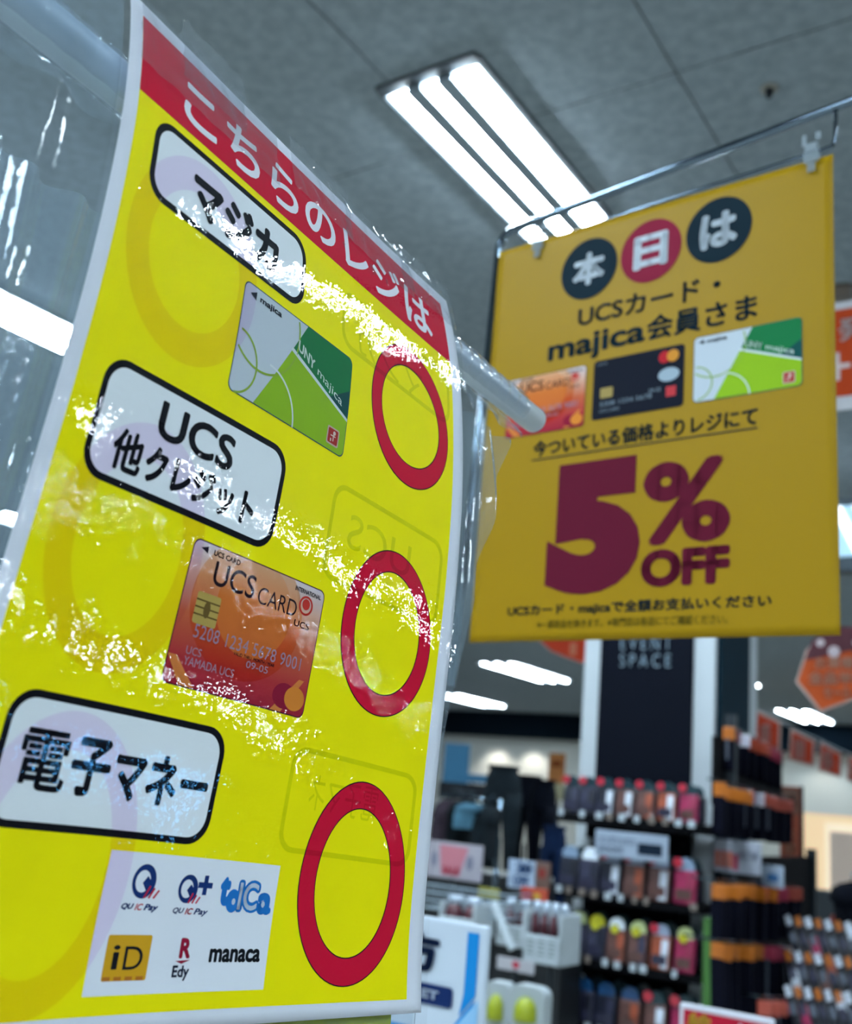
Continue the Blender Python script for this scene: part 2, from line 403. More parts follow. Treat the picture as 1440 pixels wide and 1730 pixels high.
poster = empty('payment_poster', S(0.15, .42), 'large yellow laminated payment poster with red headline and three red rings', 'poster')
paper = grid('paper', span(0, PW, 60), span(0, PH, 84), lambda u, v: S(u, v, 0), mat('poster paper', '#e6eaf4', rough=.8, spec=.1), poster)
sol = paper.modifiers.new('thick', 'SOLIDIFY'); sol.thickness = .0004; sol.offset = 1
YEL, RED, INK, LAV = '#fff000', '#d01034', '#02030f', '#eef4f8'
M_yel = mat('poster yellow', YEL, rough=.8, spec=.1, nz=.03, nscale=30)
M_red = mat('poster red', RED, rough=.8, spec=.1)
PS.put('yellow_field', fill2d([rect(7.5, 7.5, 286.3, 412.5)]), M_yel, poster, .10)
band = PS.put('headline_band', fill2d([rect(7.5, 7.5, 286.3, 45.6)]), M_red, poster, .16)
PS.put('headline_lettering', T('こちらのレジは', 36, 17.5, 268, 41, bold=.022), ink('#f4f4fa'), band, .30)['label'] = 'white headline characters'
# boxes with captions
def caption(x0, y0, x1, y1, r, shapes, w=3.0):
    b = PS.put('caption_box', fill2d([rrect(x0, y0, x1, y1, r)]), ink(INK), poster, .20)
    PS.put('box_fill', fill2d([rrect(x0 + w, y0 + w, x1 - w, y1 - w, r - w + .6)]), mat('poster white', LAV, rough=.8, spec=.1), b, .27)
    PS.put('lettering', shapes, ink(INK), b, .48)
    return b
caption(19.5, 49.5, 135.5, 87, 11, [T('マジカ', 46.5, 60, 112, 80.5, bold=.05)])['label'] = 'top white caption box outlined in black'
caption(20.5, 157.8, 140.5, 208, 11.5, [T('UCS', 54.5, 165.5, 103.5, 181.5, bold=.024), T('他', 34, 184, 51, 201.5, bold=.03), T('クレジット', 53, 185, 124, 201.5, bold=.045)])['label'] = 'middle white caption box with two lines'
caption(20.5, 292, 139.5, 343.5, 12, [T('電', 31, 306, 55, 329, bold=.016), T('子', 56.5, 306, 77, 329, bold=.035), T('マネー', 79, 308, 133.5, 329, bold=.04)])['label'] = 'bottom white caption box outlined in black'
# rings
for (cx, cy, rx, ry, ix, iy), w in zip(((240.7, 99, 39.5, 39.5, 29.3, 27.5), (240.2, 221.5, 38.3, 44.5, 27.2, 32.7), (241, 353, 38.3, 52, 26.7, 37.6)), ('top', 'middle', 'bottom')):
    rg = PS.put('ring', fill2d([ell(cx, cy, rx, ry, 72), ell(cx, cy, ix, iy, 72)]), ink('#20101c'), poster, .20)
    rg['label'] = 'big red ring, ' + w + ' of three'
    PS.put('ring_fill', fill2d([ell(cx, cy, rx - .6, ry - .6, 72), ell(cx, cy, ix + .6, iy + .6, 72)]), M_red, rg, .27)
# ghost of the print on the reverse
M_ghost = overprint('ghost ring tint', (.955, .88, .965)); M_ghost2 = overprint('ghost line tint', (.86, .89, .8))
for cx, cy, rx, ry in ((56, 101, 43, 46), (57, 229, 42, 52), (56, 355, 44, 58)):
    PS.put('show_through_ring', fill2d([ell(cx, cy, rx, ry, 72), ell(cx, cy, rx - 13, ry - 15, 72)]), M_ghost, poster, .40)
for x0, y0, x1, y1, t in ((170, 56, 282, 88, 'マジカ'), (179, 158, 281, 208, 'UCS'), (184, 291, 281, 342, '電子マネ')):
    V, F = T(t, x0 + 30, y0 + 12, x1 - 16, y0 + 30, bold=0); V = [(x0 + x1 - x, y) for x, y in V]
    PS.put('show_through_box', [fill2d([rrect(x0, y0, x1, y1, 10), rrect(x0 + 2.6, y0 + 2.6, x1 - 2.6, y1 - 2.6, 8)]), (V, F)], M_ghost2, poster, .43)

def green_card(SF, par, x0, y0, x1, y1, L0, sc=1.0):
    w, h = x1 - x0, y1 - y0
    X = lambda t: x0 + t * w
    Y = lambda t: y0 + t * h
    HP = box_hp(x0, y0, x1, y1)
    c = SF.put('member_card', fill2d([rrect(x0, y0, x1, y1, h * .07)]), ink('#3b5560'), par, L0); c['label'] = 'picture of a green and white card'
    c2 = .006 * w; e = .05 * sc
    body = rrect(x0 + c2, y0 + c2, x1 - c2, y1 - c2, h * .065)
    SF.put('card_face', fill2d([body]), ink('#c3cdd6'), c, L0 + e)
    diag = (-1, -(.36 * w) / h, -(X(.56)) - (.36 * w) / h * y0)   # right of the slanted edge
    # slanted edge from (.56,0) to (.20,1)
    SF.put('green_field', fill2d([clip_poly(body, [diag])]), ink('#8fb81e'), c, L0 + 2 * e)
    k = (.62 - .30) * h / (.56 * w)      # white line from (.44,.30) to (1,.62)
    up = (-k, 1, Y(.30) - k * X(.44))
    SF.put('dark_green_field', fill2d([clip_poly(body, [diag, up])]), ink('#15723f'), c, L0 + 3 * e)
    SF.put('teal_corner', fill2d([clip_poly(body, [up, (-.30 * h, -.30 * w, -(.30 * h * X(1)) - .30 * w * Y(.32))])]), ink('#0b4a47'), c, L0 + 3.4 * e)
    ln = [(X(.445), Y(.295)), (X(.995), Y(.61)), (X(.995), Y(.64)), (X(.43), Y(.325))]
    arcs = [fill2d([clip_poly(arc(X(.28), Y(1.02), .26 * w, .012 * w, -90, 0, .26 * w * 1.0), HP)]), fill2d([ln])]
    SF.put('white_lines', arcs, ink('#d5dde0'), c, L0 + 4 * e)
    gl = []
    for cx, cy, rr, q0, q1 in ((.20, .20, .30, -20, 128), (.02, .72, .17, -88, 80)):
        gl.append(fill2d([arc(X(cx), Y(cy), rr * w, .012 * w, q0, q1)]))
    SF.put('green_lines', gl, ink('#8fae3c'), c, L0 + 4 * e)
    SF.put('lettering', [T('UNY', X(.50), Y(.30), X(.66), Y(.42), bold=.03, shear=.0), T('majica', X(.69), Y(.36), X(.96), Y(.52), bold=0)] if False else
           [( [(x, y + (x - X(.47)) * k) for x, y in V], F) for V, F in (T('UNY', X(.49), Y(.175), X(.65), Y(.275), bold=.03), T('majica', X(.68), Y(.19), X(.93), Y(.29), bold=0))], ink('#d5e2da'), c, L0 + 5 * e)
    SF.put('small_lettering', [T('majica', X(.13), Y(.06), X(.32), Y(.13), bold=.03), fill2d([[(X(.05), Y(.09)), (X(.10), Y(.05)), (X(.10), Y(.125))]])], ink('#1a2030'), c, L0 + 5 * e)
    s = SF.put('red_square', fill2d([rrect(X(.83), Y(.77), X(.94), Y(.94), h * .02)]), ink('#c8b0a0'), c, L0 + 5 * e)
    SF.put('red_mark', [fill2d([rrect(X(.84), Y(.785), X(.93), Y(.925), h * .015)])], ink('#a82a26'), s, L0 + 6 * e)
    SF.put('mark_figure', [fill2d([ell(X(.895), Y(.82), .012 * w, None, 16)]), fill2d([rect(X(.862), Y(.845), X(.908), Y(.856))]), fill2d([rect(X(.885), Y(.83), X(.893), Y(.90))]), fill2d([rect(X(.862), Y(.88), X(.872), Y(.91))])], ink('#dcc8c0'), s, L0 + 7 * e)
    return c
M_ored = gradient('orange red card', [(0, '#d8ccd0'), (.22, '#d8a890'), (.5, '#c4603c'), (.8, '#b03034'), (1, '#9c1f34')])
M_disc = gradient('orange disc', [(0, '#d8a078'), (.45, '#d0702c'), (1, '#c8642a')])
def orange_card(SF, par, x0, y0, x1, y1, L0, full=True, e=.05):
    w, h = x1 - x0, y1 - y0
    X = lambda t: x0 + t * w
    Y = lambda t: y0 + t * h
    c = SF.put('credit_card', fill2d([rrect(x0, y0, x1, y1, h * .06)]), ink('#4a2030'), par, L0); c['label'] = 'picture of an orange and red card'
    c2 = .006 * w; body = rrect(x0 + c2, y0 + c2, x1 - c2, y1 - c2, h * .055); HP = box_hp(x0 + c2, y0 + c2, x1 - c2, y1 - c2)
    SF.put('card_face', fill2d([body]), M_ored, c, L0 + e)
    SF.put('pale_disc', fill2d([clip_poly(ell(X(.46), Y(.36), .40 * w, .50 * h, 60), HP)]), overprint('pale disc', (.98, .80, .62)), c, L0 + 1.5 * e)
    SF.put('orange_disc', fill2d([clip_poly(ell(X(.50), Y(.33), .27 * w, .36 * h, 60), HP)]), M_disc, c, L0 + 2 * e)
    SF.put('orange_arcs', [fill2d([clip_poly(arc(X(.5), Y(-.15), .62 * w, .045 * w, 20, 160, 1.22 * h), HP)])] if False else
           [fill2d([clip_poly([(X(.0), Y(.80)), (X(.06), Y(.80)), (X(.22), Y(1)), (X(.12), Y(1))], HP)]), fill2d([clip_poly([(X(.74), Y(1)), (X(.92), Y(.72)), (X(.96), Y(.72)), (X(.82), Y(1))], HP)])], ink('#d27a3a'), c, L0 + 2.5 * e)
    SF.put('chip', fill2d([rrect(X(.10), Y(.34), X(.26), Y(.56), h * .02)]), ink('#b59a50'), c, L0 + 3 * e)
    SF.put('chip_lines', [fill2d([rect(X(.10), Y(t), X(.26), Y(t + .012))]) for t in (.39, .44, .49)] + [fill2d([ell(X(.18), Y(.45), .022 * w, .06 * h, 20)])], ink('#6b5426'), c, L0 + 3.5 * e)
    SF.put('lettering', [T('UCS', X(.17), Y(.10), X(.47), Y(.27), bold=.012), T('CARD', X(.50), Y(.155), X(.80), Y(.28), bold=-.006)], ink('#23121c'), c, L0 + 3.5 * e)
    SF.put('small_lettering', [T('UCS CARD', X(.14), Y(.035), X(.33), Y(.075), bold=.03), fill2d([[(X(.05), Y(.055)), (X(.10), Y(.03)), (X(.10), Y(.08))]]),
                               T('INTERNATIONAL', X(.76), Y(.045), X(.97), Y(.08), bold=.03), T('UCS', X(.80), Y(.29), X(.92), Y(.34), bold=.01), T('VALID THRU  MONTH / YEAR', X(.42), Y(.665), X(.72), Y(.69), bold=.02)], ink('#1c1426'), c, L0 + 3.5 * e)
    SF.put('emblem', [fill2d([ell(X(.865), Y(.165), .055 * w, .075 * h, 30), ell(X(.865), Y(.165), .042 * w, .058 * h, 30)]), fill2d([ell(X(.865), Y(.155), .030 * w, .042 * h, 30)])], ink('#c4342c'), c, L0 + 4 * e)
    SF.put('embossed_number', [T('5208 1234 5678 9001', X(.13), Y(.56), X(.91), Y(.655), bold=-.004, spacing=1.05), T('09-05', X(.52), Y(.70), X(.68), Y(.75), bold=-.004),
                               T('UCS', X(.11), Y(.72), X(.21), Y(.775), bold=-.004), T('YAMADA UCS', X(.11), Y(.79), X(.45), Y(.85), bold=-.004)], ink('#9a8296'), c, L0 + 4 * e)
    SF.put('two_discs', fill2d([ell(X(.83), Y(.87), .085 * w, .095 * h, 40)]), ink('#8a1230'), c, L0 + 4 * e)
    SF.put('orange_half', fill2d([ell(X(.91), Y(.87), .075 * w, .09 * h, 40)]), ink('#d8822e'), c, L0 + 4.5 * e)
    return c
green_card(PS, poster, 90, 92, 182, 146, .20)
orange_card(PS, poster, 92, 214.5, 186, 278.5, .20)
# logo panel
lp = PS.put('logo_panel', fill2d([rect(88, 348.5, 189, 405)]), ink('#eef2fa'), poster, .20); lp['label'] = 'white panel with six small payment marks'
NAV, CRI = '#12306e', '#c2203c'
def qmark(cx, cy, r, plus=False):
    sh = [fill2d([ell(cx, cy, r, r * 1.08, 40), ell(cx - r * .1, cy, r * .62, r * .70, 40)]), fill2d([[(cx - r * .1, cy + r * .1), (cx + r * .25, cy - r * .35), (cx + r * .75, cy + r * .1), (cx + r * .3, cy + r * .6)]])]
    if plus:
        px, py = cx + r * 1.75, cy - r * .35; a, w = r * .75, r * .22
        sh.append(fill2d([[(px - w, py - a), (px + w, py - a), (px + w, py - w), (px + a, py - w), (px + a, py + w), (px + w, py + w), (px + w, py + a), (px - w, py + a), (px - w, py + w), (px - a, py + w), (px - a, py - w), (px - w, py - w)]]))
    return sh
q1 = PS.put('payment_mark', qmark(109, 360, 6.5) + [T('QU', 99.3, 369, 106, 371.7, bold=.05, shear=.3), T('Pay', 111.5, 369, 119.5, 372.4, bold=.05, shear=.3)], ink(NAV), lp, .30)
PS.put('red_strokes', [fill2d([[(110 + i * 2.6, 366.5), (112.6 + i * 2.6, 361.5 + i * .8), (113.4 + i * 2.6, 361.9 + i * .8), (110.9 + i * 2.6, 366.9)]]) for i in range(3)] + [T('IC', 106.6, 369, 111, 371.7, bold=.03, shear=.3)], ink(CRI), q1, .36)
q2 = PS.put('payment_mark', qmark(134.5, 362, 5.6, True) + [T('QU', 128, 370, 134.5, 372.7, bold=.03, shear=.3), T('Pay', 140.2, 370, 148.5, 373.4, bold=.03, shear=.3)], ink(NAV), lp, .30)
PS.put('red_strokes', [fill2d([[(135.5 + i * 2.2, 367.8), (137.5 + i * 2.2, 363.5 + i * .7), (138.2 + i * 2.2, 363.9 + i * .7), (136.3 + i * 2.2, 368.2)]]) for i in range(3)] + [T('IC', 135, 370, 139.6, 372.7, bold=.03, shear=.3)], ink(CRI), q2, .36)
q3 = PS.put('payment_mark', [T('t', 153.5, 355.5, 160, 368.5, bold=.07), fill2d([ell(162.3, 366, 4.2, 5.2, 24)]), T('IC', 164.5, 356.2, 178.8, 371, bold=.10), T('a', 177.8, 361.5, 187, 371.5, bold=.06)], ink('#1f77c8'), lp, .30)
PS.put('white_letters', [T('IC', 165.5, 357.5, 177.5, 369.8, bold=.015), fill2d([ell(162.8, 366.3, 1.1, 1.4, 16)]), fill2d([ell(181.5, 366.8, 1.1, 1.4, 16)])], ink('#c8d4e6'), q3, .36)
q4 = PS.put('payment_mark', fill2d([rrect(96, 381.5, 119.5, 399.5, 1)]), ink('#d9a21c'), lp, .30)
PS.put('lettering', [T('i', 99.8, 385.5, 103.3, 395, bold=.012), T('D', 106, 386, 116, 395.2, bold=-.002)], ink('#10121c'), q4, .36)
PS.put('fringe', [fill2d([rect(96.6 + i * 5.8, 397.8, 100.5 + i * 5.8, 399.4)]) for i in range(4)], ink('#b86f22'), q4, .36)
q5 = PS.put('payment_mark', [T('R', 136, 382.5, 142.3, 391, bold=.05), fill2d([[(134.5, 392), (142.8, 391.6), (138, 393.2)]])], ink('#9c1436'), lp, .30)
PS.put('lettering', T('Edy', 133.5, 393.8, 143, 400.2, bold=.03), ink('#16203a'), q5, .36)
PS.put('payment_mark', T('manaca', 153.5, 386.8, 184.5, 392.8, bold=.04), ink('#0c1018'), lp, .30)

# clear laminate over the print, wavy and glossy
M_lam = clear_film('laminate', haze=.004, rough=.008, bumps=((15, 1.5e-3), (130, 1.2e-4), (420, 4.5e-5)), tint=(1, 1, 1), ior=1.6)
grid('laminate', span(-.0065, PW + .004, 90), span(-.004, PH + .006, 120), lambda u, v: S(u, v, .0009), M_lam, poster)
# the sheet taped behind it, showing below the bottom edge
M_backyel = ink('#b9bd20')
grid('backing_sheet', span(.02, .279, 20), span(.06, .437, 30), lambda u, v: S(u, v, -.0035), M_backyel, poster)
# tape along the top
M_tape = clear_film('tape', haze=.13, rough=.05, bumps=((60, 1.6e-3), (240, 4e-4)), tint=(.97, .98, 1))
def tape(u0, u1, v0, v1, seed, j=.004):
    def fn(u, v):
        t = (u - u0) / (u1 - u0); s = (v - v0) / (v1 - v0)
        uu = u + noise.noise(Vector((v * 160, seed, 1))) * .003 * (1 if t in (0, 1) else 0)
        vv = v + (noise.noise(Vector((u * 220, seed, 5))) * .004 if s == 0 else 0) + math.sin(u * 900) * (.0007 if s == 0 else 0)
        w = abs(noise.noise(Vector((u * 55, v * 90, seed)))) * .0022
        return S(uu, vv, .0013 + w)
    grid('tape', span(u0, u1, 60), span(v0, v1, 16), fn, M_tape, poster)
tape(.034, .082, -.013, .020, 3); tape(.005, .110, -.001, .032, 21)
tape(.124, .182, -.008, .022, 8); tape(.176, .250, -.0035, .024, 12); tape(.238, .299, -.009, .020, 17)

# ---- white pipe behind, and the clear film that hangs over it
pz = 1.5 + .288
dA = ray(180, 125); dB = ray(905, 712)
PA_ = EYE + dA * ((pz - 1.5) / dA.z); PB_ = EYE + dB * ((pz - 1.5) / dB.z); pd = (PB_ - PA_).normalized()
pipe = empty('plastic_pipe', PA_, 'white plastic pipe behind the yellow poster, its end sticking out on the right', 'pipe')
bm = bmesh.new(); L = (PB_ - PA_).length
tube(bm, [PA_ - pd * .25, PA_ + pd * (L - .002), PA_ + pd * L], [.0098, .0098, .0088], 32)
from_bm('tube', bm, mat('white pvc', '#b9c4cd', rough=.35), pipe, smooth=False)
for pl in pipe.children[0].data.polygons: pl.use_smooth = len(pl.vertices) == 4
curtain = empty('vinyl_curtain', PA_ + Vector((0, 0, -.3)), 'clear wrinkled vinyl film hanging from the pipe behind the yellow poster', 'plastic film')
M_film = clear_film('vinyl', haze=.22, rough=.07, bumps=((14, 1.8e-3), (70, 4.5e-4), (300, 5e-5)), tint=(.90, .95, .98), hazec=(.40, .50, .58))
pn = Vector((pd.y, -pd.x, 0))     # sideways, towards the viewer's right
def right_edge(v):
    K = [(.055, .368), (.069, .357), (.131, .336), (.192, .316), (.239, .312), (.282, .308), (.324, .303), (.371, .300), (.45, .297)]
    if v <= K[0][0]: return K[0][1]
    for (a, b), (c, d) in zip(K, K[1:]):
        if v <= c: return b + (d - b) * (v - a) / (c - a)
    return K[-1][1]
def film_fn(t, v):
    u0, u1 = -.16, right_edge(v); u = u0 + (u1 - u0) * t
    d = -.0022
    if u < 0:
        k = min(1, -u / .03); f = (u * 1000) / (7 + 16 * min(max(v, 0), .4))      # folds gathered at the pipe, opening downwards
        d += k * (.0022 * math.sin(f * 1.1) + .0006 * math.sin(f * 2.9 + 1) + .004 * noise.noise(Vector((u * 30, v * 9, 2))))
    if u > PW - .004:
        k = min(1, (u - PW + .004) / .012); f = (u - PW) * 1000 / (9 + 10 * v)
        d += k * (.0028 * math.sin(f * 3.1 + v * 9) + .0045 * noise.noise(Vector((u * 60, v * 14, 7))) - .004)
    return S(u, v, d)
def film_fn2(t, v):           # the second layer, on the far side of the pipe
    p = film_fn(t, v); u = -.16 + (right_edge(v) + .16) * t
    return p - pn * (.030 + .010 * noise.noise(Vector((u * 22, v * 7, 11))) + .004 * math.sin(u * 260 + v * 20)) + Vector((0, 0, -.01))
# front layer split in three so that it clears the pipe where the poster stands away from it
grid('front_layer', [i / 260 for i in range(261)], span(.062, .45, 120), film_fn, M_film, curtain)
def film_top(t, v):           # upper left part, above the poster corner
    u = -.16 + .158 * t; return film_fn((u + .16) / (right_edge(v) + .16), v)
grid('upper_layer', [i / 110 for i in range(111)], span(-.085, .062, 50), film_top, M_film, curtain)
grid('rear_layer', [i / 200 for i in range(201)], span(.075, .45, 90), film_fn2, M_film, curtain)
def sleeve(t, s):             # wrapped once round the pipe, with a flap hanging below
    x = -.20 + (L - .032 + .20) * t; c = PA_ + pd * x
    wr = 1 + .10 * noise.noise(Vector((x * 70, s * 4, 3))) + .05 * math.sin(x * 420 + s * 7)
    if s < 1:
        an = R(-60 + 300 * s); rr = .0112 * wr
        return c + pn * math.cos(an) * rr + Vector((0, 0, math.sin(an) * rr))
    an = R(240); q = s - 1
    return c + pn * math.cos(an) * .0112 * (1 - q) + Vector((0, 0, math.sin(an) * .0112 - q * (.016 + .006 * noise.noise(Vector((x * 40, 3, 3)))))) + pn * (.004 * q * math.sin(x * 160) + .006 * q)
grid('sleeve', [i / 240 for i in range(241)], span(0, 2, 40), sleeve, clear_film('sleeve vinyl', haze=.16, rough=.10, bumps=((60, 9e-4), (300, 1.2e-4)), tint=(.93, .96, 1), hazec=(.45, .53, .6)), curtain)

# ==================================================================== HANGING YELLOW SHEET (5% OFF)
_s = Vector((-math.cos(R(39.34)), math.sin(R(39.34)), 0)); _n = Vector((0.63392096, 0.77339784, 0))
TRp = EYE + Vector((0.43487993, 1.06584278, 0.75942343))
def Q(x, y, lift=0):          # mm from the sheet's left edge, mm down; gently bowed
    bow = 3.0 * math.sin(x / 470 * math.pi) * (.3 + .7 * y / 565) + 1.6 * math.sin(y / 120) * (x / 470)
    return TRp + _s * ((470 - x) / 1000) + Vector((0, 0, -y / 1000)) - _n * ((lift + bow) / 1000)
QS = Surface(Q, 24)
sheet = empty('sale_sheet', Q(235, 565), 'yellow hanging discount sheet with a large dark red 5% OFF', 'sign')
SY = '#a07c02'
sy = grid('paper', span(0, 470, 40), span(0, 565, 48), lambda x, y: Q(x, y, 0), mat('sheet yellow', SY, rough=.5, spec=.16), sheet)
m = sy.modifiers.new('t', 'SOLIDIFY'); m.thickness = .0006; m.offset = 1
DK = '#06202c'; MR = '#5e0a26'
for cx, cy, ch, c in ((151, 66, '本', DK), (241, 64, '日', '#861a36'), (332, 60, 'は', DK)):
    d = QS.put('headline_disc', fill2d([ell(cx, cy, 42.5, 44.5, 60)]), ink(c), sheet, .6); d['label'] = ('dark red' if c != DK else 'dark teal') + ' headline disc with a white character'
    QS.put('lettering', T(ch, cx - 24, cy - 24, cx + 24, cy + 24, bold=.045), ink('#c4ced6'), d, .9)
QS.put('lettering', [T('UCSカード・', 139, 120, 336, 149, bold=.022), T('majica', 95, 160, 238, 199, bold=.03), T('会員さま', 240, 157, 382, 191, bold=.024)], ink(DK), sheet, .6)
orange_card(QS, sheet, 34, 206, 156, 290, .6, e=.14)
green_card(QS, sheet, 304, 200, 434, 284, .6, sc=2.6)
bc = QS.put('black_card', fill2d([rrect(167, 204, 292, 285, 5)]), ink('#0a1020'), sheet, .6); bc['label'] = 'picture of a black card'
QS.put('chip', fill2d([rrect(178, 243, 196, 257, 2)]), ink('#a08a50'), bc, .9)
QS.put('red_disc', fill2d([ell(266, 217, 8)]), ink('#b8202c'), bc, .9); QS.put('orange_disc', fill2d([ell(277, 217, 8)]), ink('#cf8a30'), bc, 1.1)
QS.put('white_oval', fill2d([ell(272, 241, 14, 9)]), ink('#9fb0bc'), bc, .9); QS.put('red_square', fill2d([rect(269, 257, 282, 270)]), ink('#c03a40'), bc, .9)
QS.put('small_lettering', [T('5208 1234 5678', 178, 262, 250, 268, bold=0), T('09-05', 246, 256, 262, 261, bold=0), T('UCS CARD', 178, 272, 206, 276, bold=0), T('UCS', 172, 208, 186, 211, bold=0)], ink('#7d8c98'), bc, .9)
QS.put('lettering', [T('今ついている価格よりレジにて', 81, 300, 383, 323, bold=.03), fill2d([rect(80, 325.5, 383, 327.3)])], ink(DK), sheet, .6)
QS.put('discount_figure', T('5', 111, 339, 241, 509, bold=0, sharp=.075), ink(MR), sheet, .6)['label'] = 'large dark red figure 5'
QS.put('percent_sign', T('%', 243, 353, 352, 455, bold=.035), ink(MR), sheet, .6)
QS.put('off_lettering', T('OFF', 243, 460, 352, 505, bold=.055), ink(MR), sheet, .6)
QS.put('footer_lettering', T('UCSカード・majicaで全額お支払いください', 58, 518.5, 399, 535, bold=.03), ink(DK), sheet, .6)
QS.put('small_print', T('※一部商品を除きます。※専門店は各店にてご確認ください。', 104, 539, 350, 550, bold=.005), ink('#55501a'), sheet, .6)
# chrome frame
M_chrome = mat('chrome', '#64737f', rough=.08, metal=1)
fr = empty('chrome_frame', Q(-8, 900, 0), 'bent chrome tube frame that carries the yellow hanging sheet', 'frame')
pts = [Q(x, y, -8) for x, y in ((700, -88), (493, -70), (250, -53), (50, -39))]
cx, cy, rr = -2, -38, 26
pts += [Q(cx + 20 - rr * math.sin(R(t)) * 1.0, -10 - rr * math.cos(R(t)), -8) for t in (15, 35, 55, 75, 90)]
pts += [Q(x, y, -8) for x, y in ((-8, 20), (-10, 90), (-13, 180), (-22, 380), (-30, 620))]
bm = bmesh.new(); tube(bm, pts, .0056, 16, True); from_bm('tube', bm, M_chrome, fr, smooth=True)
bm = bmesh.new(); tube(bm, [Q(-1, 3, -20), Q(20, 1, -10), Q(235, -5, -3), Q(455, -11, -3), Q(468, -13, -3), Q(471, -22, -5), Q(471, -60, -8), Q(471, -70, -8)], .0026, 10); from_bm('rail', bm, M_chrome, fr, smooth=True)
M_clip = clear_film('clip plastic', haze=.5, rough=.08, bumps=((60, 4e-4),), tint=(.85, .9, .94), ior=1.6)
def clip(x, y, nm):
    c = empty('hanging_clip', Q(x, y, 0), nm, 'clip')
    for nm2, bx in (('jaw', ((-9, -2, 3), (9, 14, 5))), ('jaw', ((-9, -2, -4), (9, 14, -2))), ('body', ((-7, -12, -4), (7, 0, 6))), ('hook', ((-11, -26, 1), (-6, -10, 4))), ('hook', ((5, -26, 1), (11, -16, 4))), ('tab', ((-5, 14, 3), (5, 26, 5)))):
        bm = bmesh.new(); (x0, y0, z0), (x1, y1, z1) = bx
        vs = box(bm, ((x0 + x1) / 2, (y0 + y1) / 2, (z0 + z1) / 2), (x1 - x0, y1 - y0, z1 - z0), None, .9)
        for v in bm.verts: v.co = Q(x + v.co.x, y + v.co.y, v.co.z)
        from_bm(nm2, bm, M_clip, c)
clip(446, -8, 'clear plastic clip at the top right corner of the yellow hanging sheet')
clip(68, 2, 'clear plastic clip at the top left corner of the yellow hanging sheet')
#@@BG
# ==================================================================== BACKGROUND
rnd = random.Random(3)
# pillar with its boards
PI_A0, PI_A1, PI_B0, PI_B1 = 4.6, 5.24, 1.522, 2.153
bm = bmesh.new(); gbox(bm, PI_A0, PI_A1, PI_B0, PI_B1, 0, HC)
pillar = structure('pillar', bm, M_white)
bm = bmesh.new(); gbox(bm, PI_A0 - .018, PI_A0, 1.617, 2.067, .9, 3.5, .003)
fb = from_bm('front_board', bm, M_navy, pillar)
bm = bmesh.new(); gbox(bm, PI_A0 + .03, 5.065, PI_B0 - .018, PI_B0, .6, 3.5, .003)
from_bm('side_board', bm, M_teal, pillar)
def facing(A, lift=0):        # surface facing the viewer on plane a = A; x to the right (metres), y down
    return Surface(lambda x, y, l, A=A: G(A - lift - l, -x, -y))
F_ = facing(PI_A0 - .0185)
F_.put('board_lettering', [T('EVENT', -1.965, -2.290, -1.72, -2.230, sharp=-.012, bold=0, spacing=1.6), T('SPACE', -1.965, -2.208, -1.72, -2.15, sharp=-.012, bold=0, spacing=1.6)], ink('#8297a3'), pillar, .001)

def stand_pole(t, a, b, z):
    bm = bmesh.new(); tube(bm, [G(a, b, .012), G(a, b, z + .004)], .009, 8); from_bm('stand_pole', bm, mat('stand metal', '#2a3036', rough=.4, metal=.6), t)
    bm = bmesh.new(); tube(bm, [G(a, b, 0), G(a, b, .012)], .035, 20); from_bm('stand_foot', bm, mat('stand metal'), t)
def board(name, x0, y0, x1, y1, A, c, label, cat='sign', thick=.012, shapes=(), edge=None, parent=None, group=None, stand=False):
    """upright rectangular board on plane a=A, its corners given as seen in the photo at its own distance"""
    p, q = AB(at(x0, y0, A)), AB(at(x1, y1, A))
    zt, zb = AB(at((x0 + x1) / 2, y0, A))[2], AB(at((x0 + x1) / 2, y1, A))[2]
    t = parent or empty(name, G(A, (p[1] + q[1]) / 2, zb), label, cat, group)
    bm = bmesh.new(); gbox(bm, A, A + thick, q[1], p[1], zb, zt, min(.004, thick / 3)); from_bm('panel', bm, edge or (c if not isinstance(c, str) else mat('board ' + c, c, rough=.5)), t)
    if stand: stand_pole(t, A + thick / 2, (p[1] + q[1]) / 2, zb)
    w, h = p[1] - q[1], zt - zb
    sf = Surface(lambda x, y, l: G(A - .0008 - l, p[1] - x * w, zt - y * h))
    for nm, sh, cc in shapes: sf.put(nm, sh, ink(cc) if isinstance(cc, str) else cc, t, .0006 * (1 + [s[0] for s in shapes].index(nm)))
    return t
f = fill2d
TT = lambda s, *a, **k: T(s, *a, **k)
# --- blue and white notice right beside the poster
board('notice_sign', 640, 1549, 811, 1790, 1.35, '#c6d2e0', 'white and sky blue notice beside the lower right edge of the yellow poster', stand=True, shapes=(
    ('blue_field', [f([[(.0, .80), (.70, .80), (.93, .52), (.80, 1), (.0, 1)]]), f([[(.83, .06), (.93, .06), (.93, .50), (.80, .66), (.83, .50)]])], '#1585cf'),
    ('pale_blue_field', [f([[(.96, .52), (.70, .83), (.60, 1), (.96, 1)]])], '#8fc0e6'),
    ('caption_bar', [f([rrect(-.02 + .05, .475, .74, .62, .03)])], '#10285c'),
    ('lettering', [TT('方', .20, .10, .60, .40, bold=.05)], '#12254a'), ('caption_lettering', [TT('MARKET', .10, .515, .62, .58, bold=.04)], '#c8d4e4')))
# --- red notice at the bottom
board('price_sign', 1148, 1708, 1308, 1790, 2.3, '#d2d2dc', 'red price sign with white border at the bottom edge of the picture', stand=True, shapes=(
    ('red_field', [f([rect(.05, .12, .95, .95)])], '#b51a34'), ('yellow_lettering', [TT('特', .10, .16, .36, .8, bold=.04)], '#d8b040'), ('white_lettering', [TT('価', .60, .2, .8, .7, bold=.04)], '#dfe2ea')))
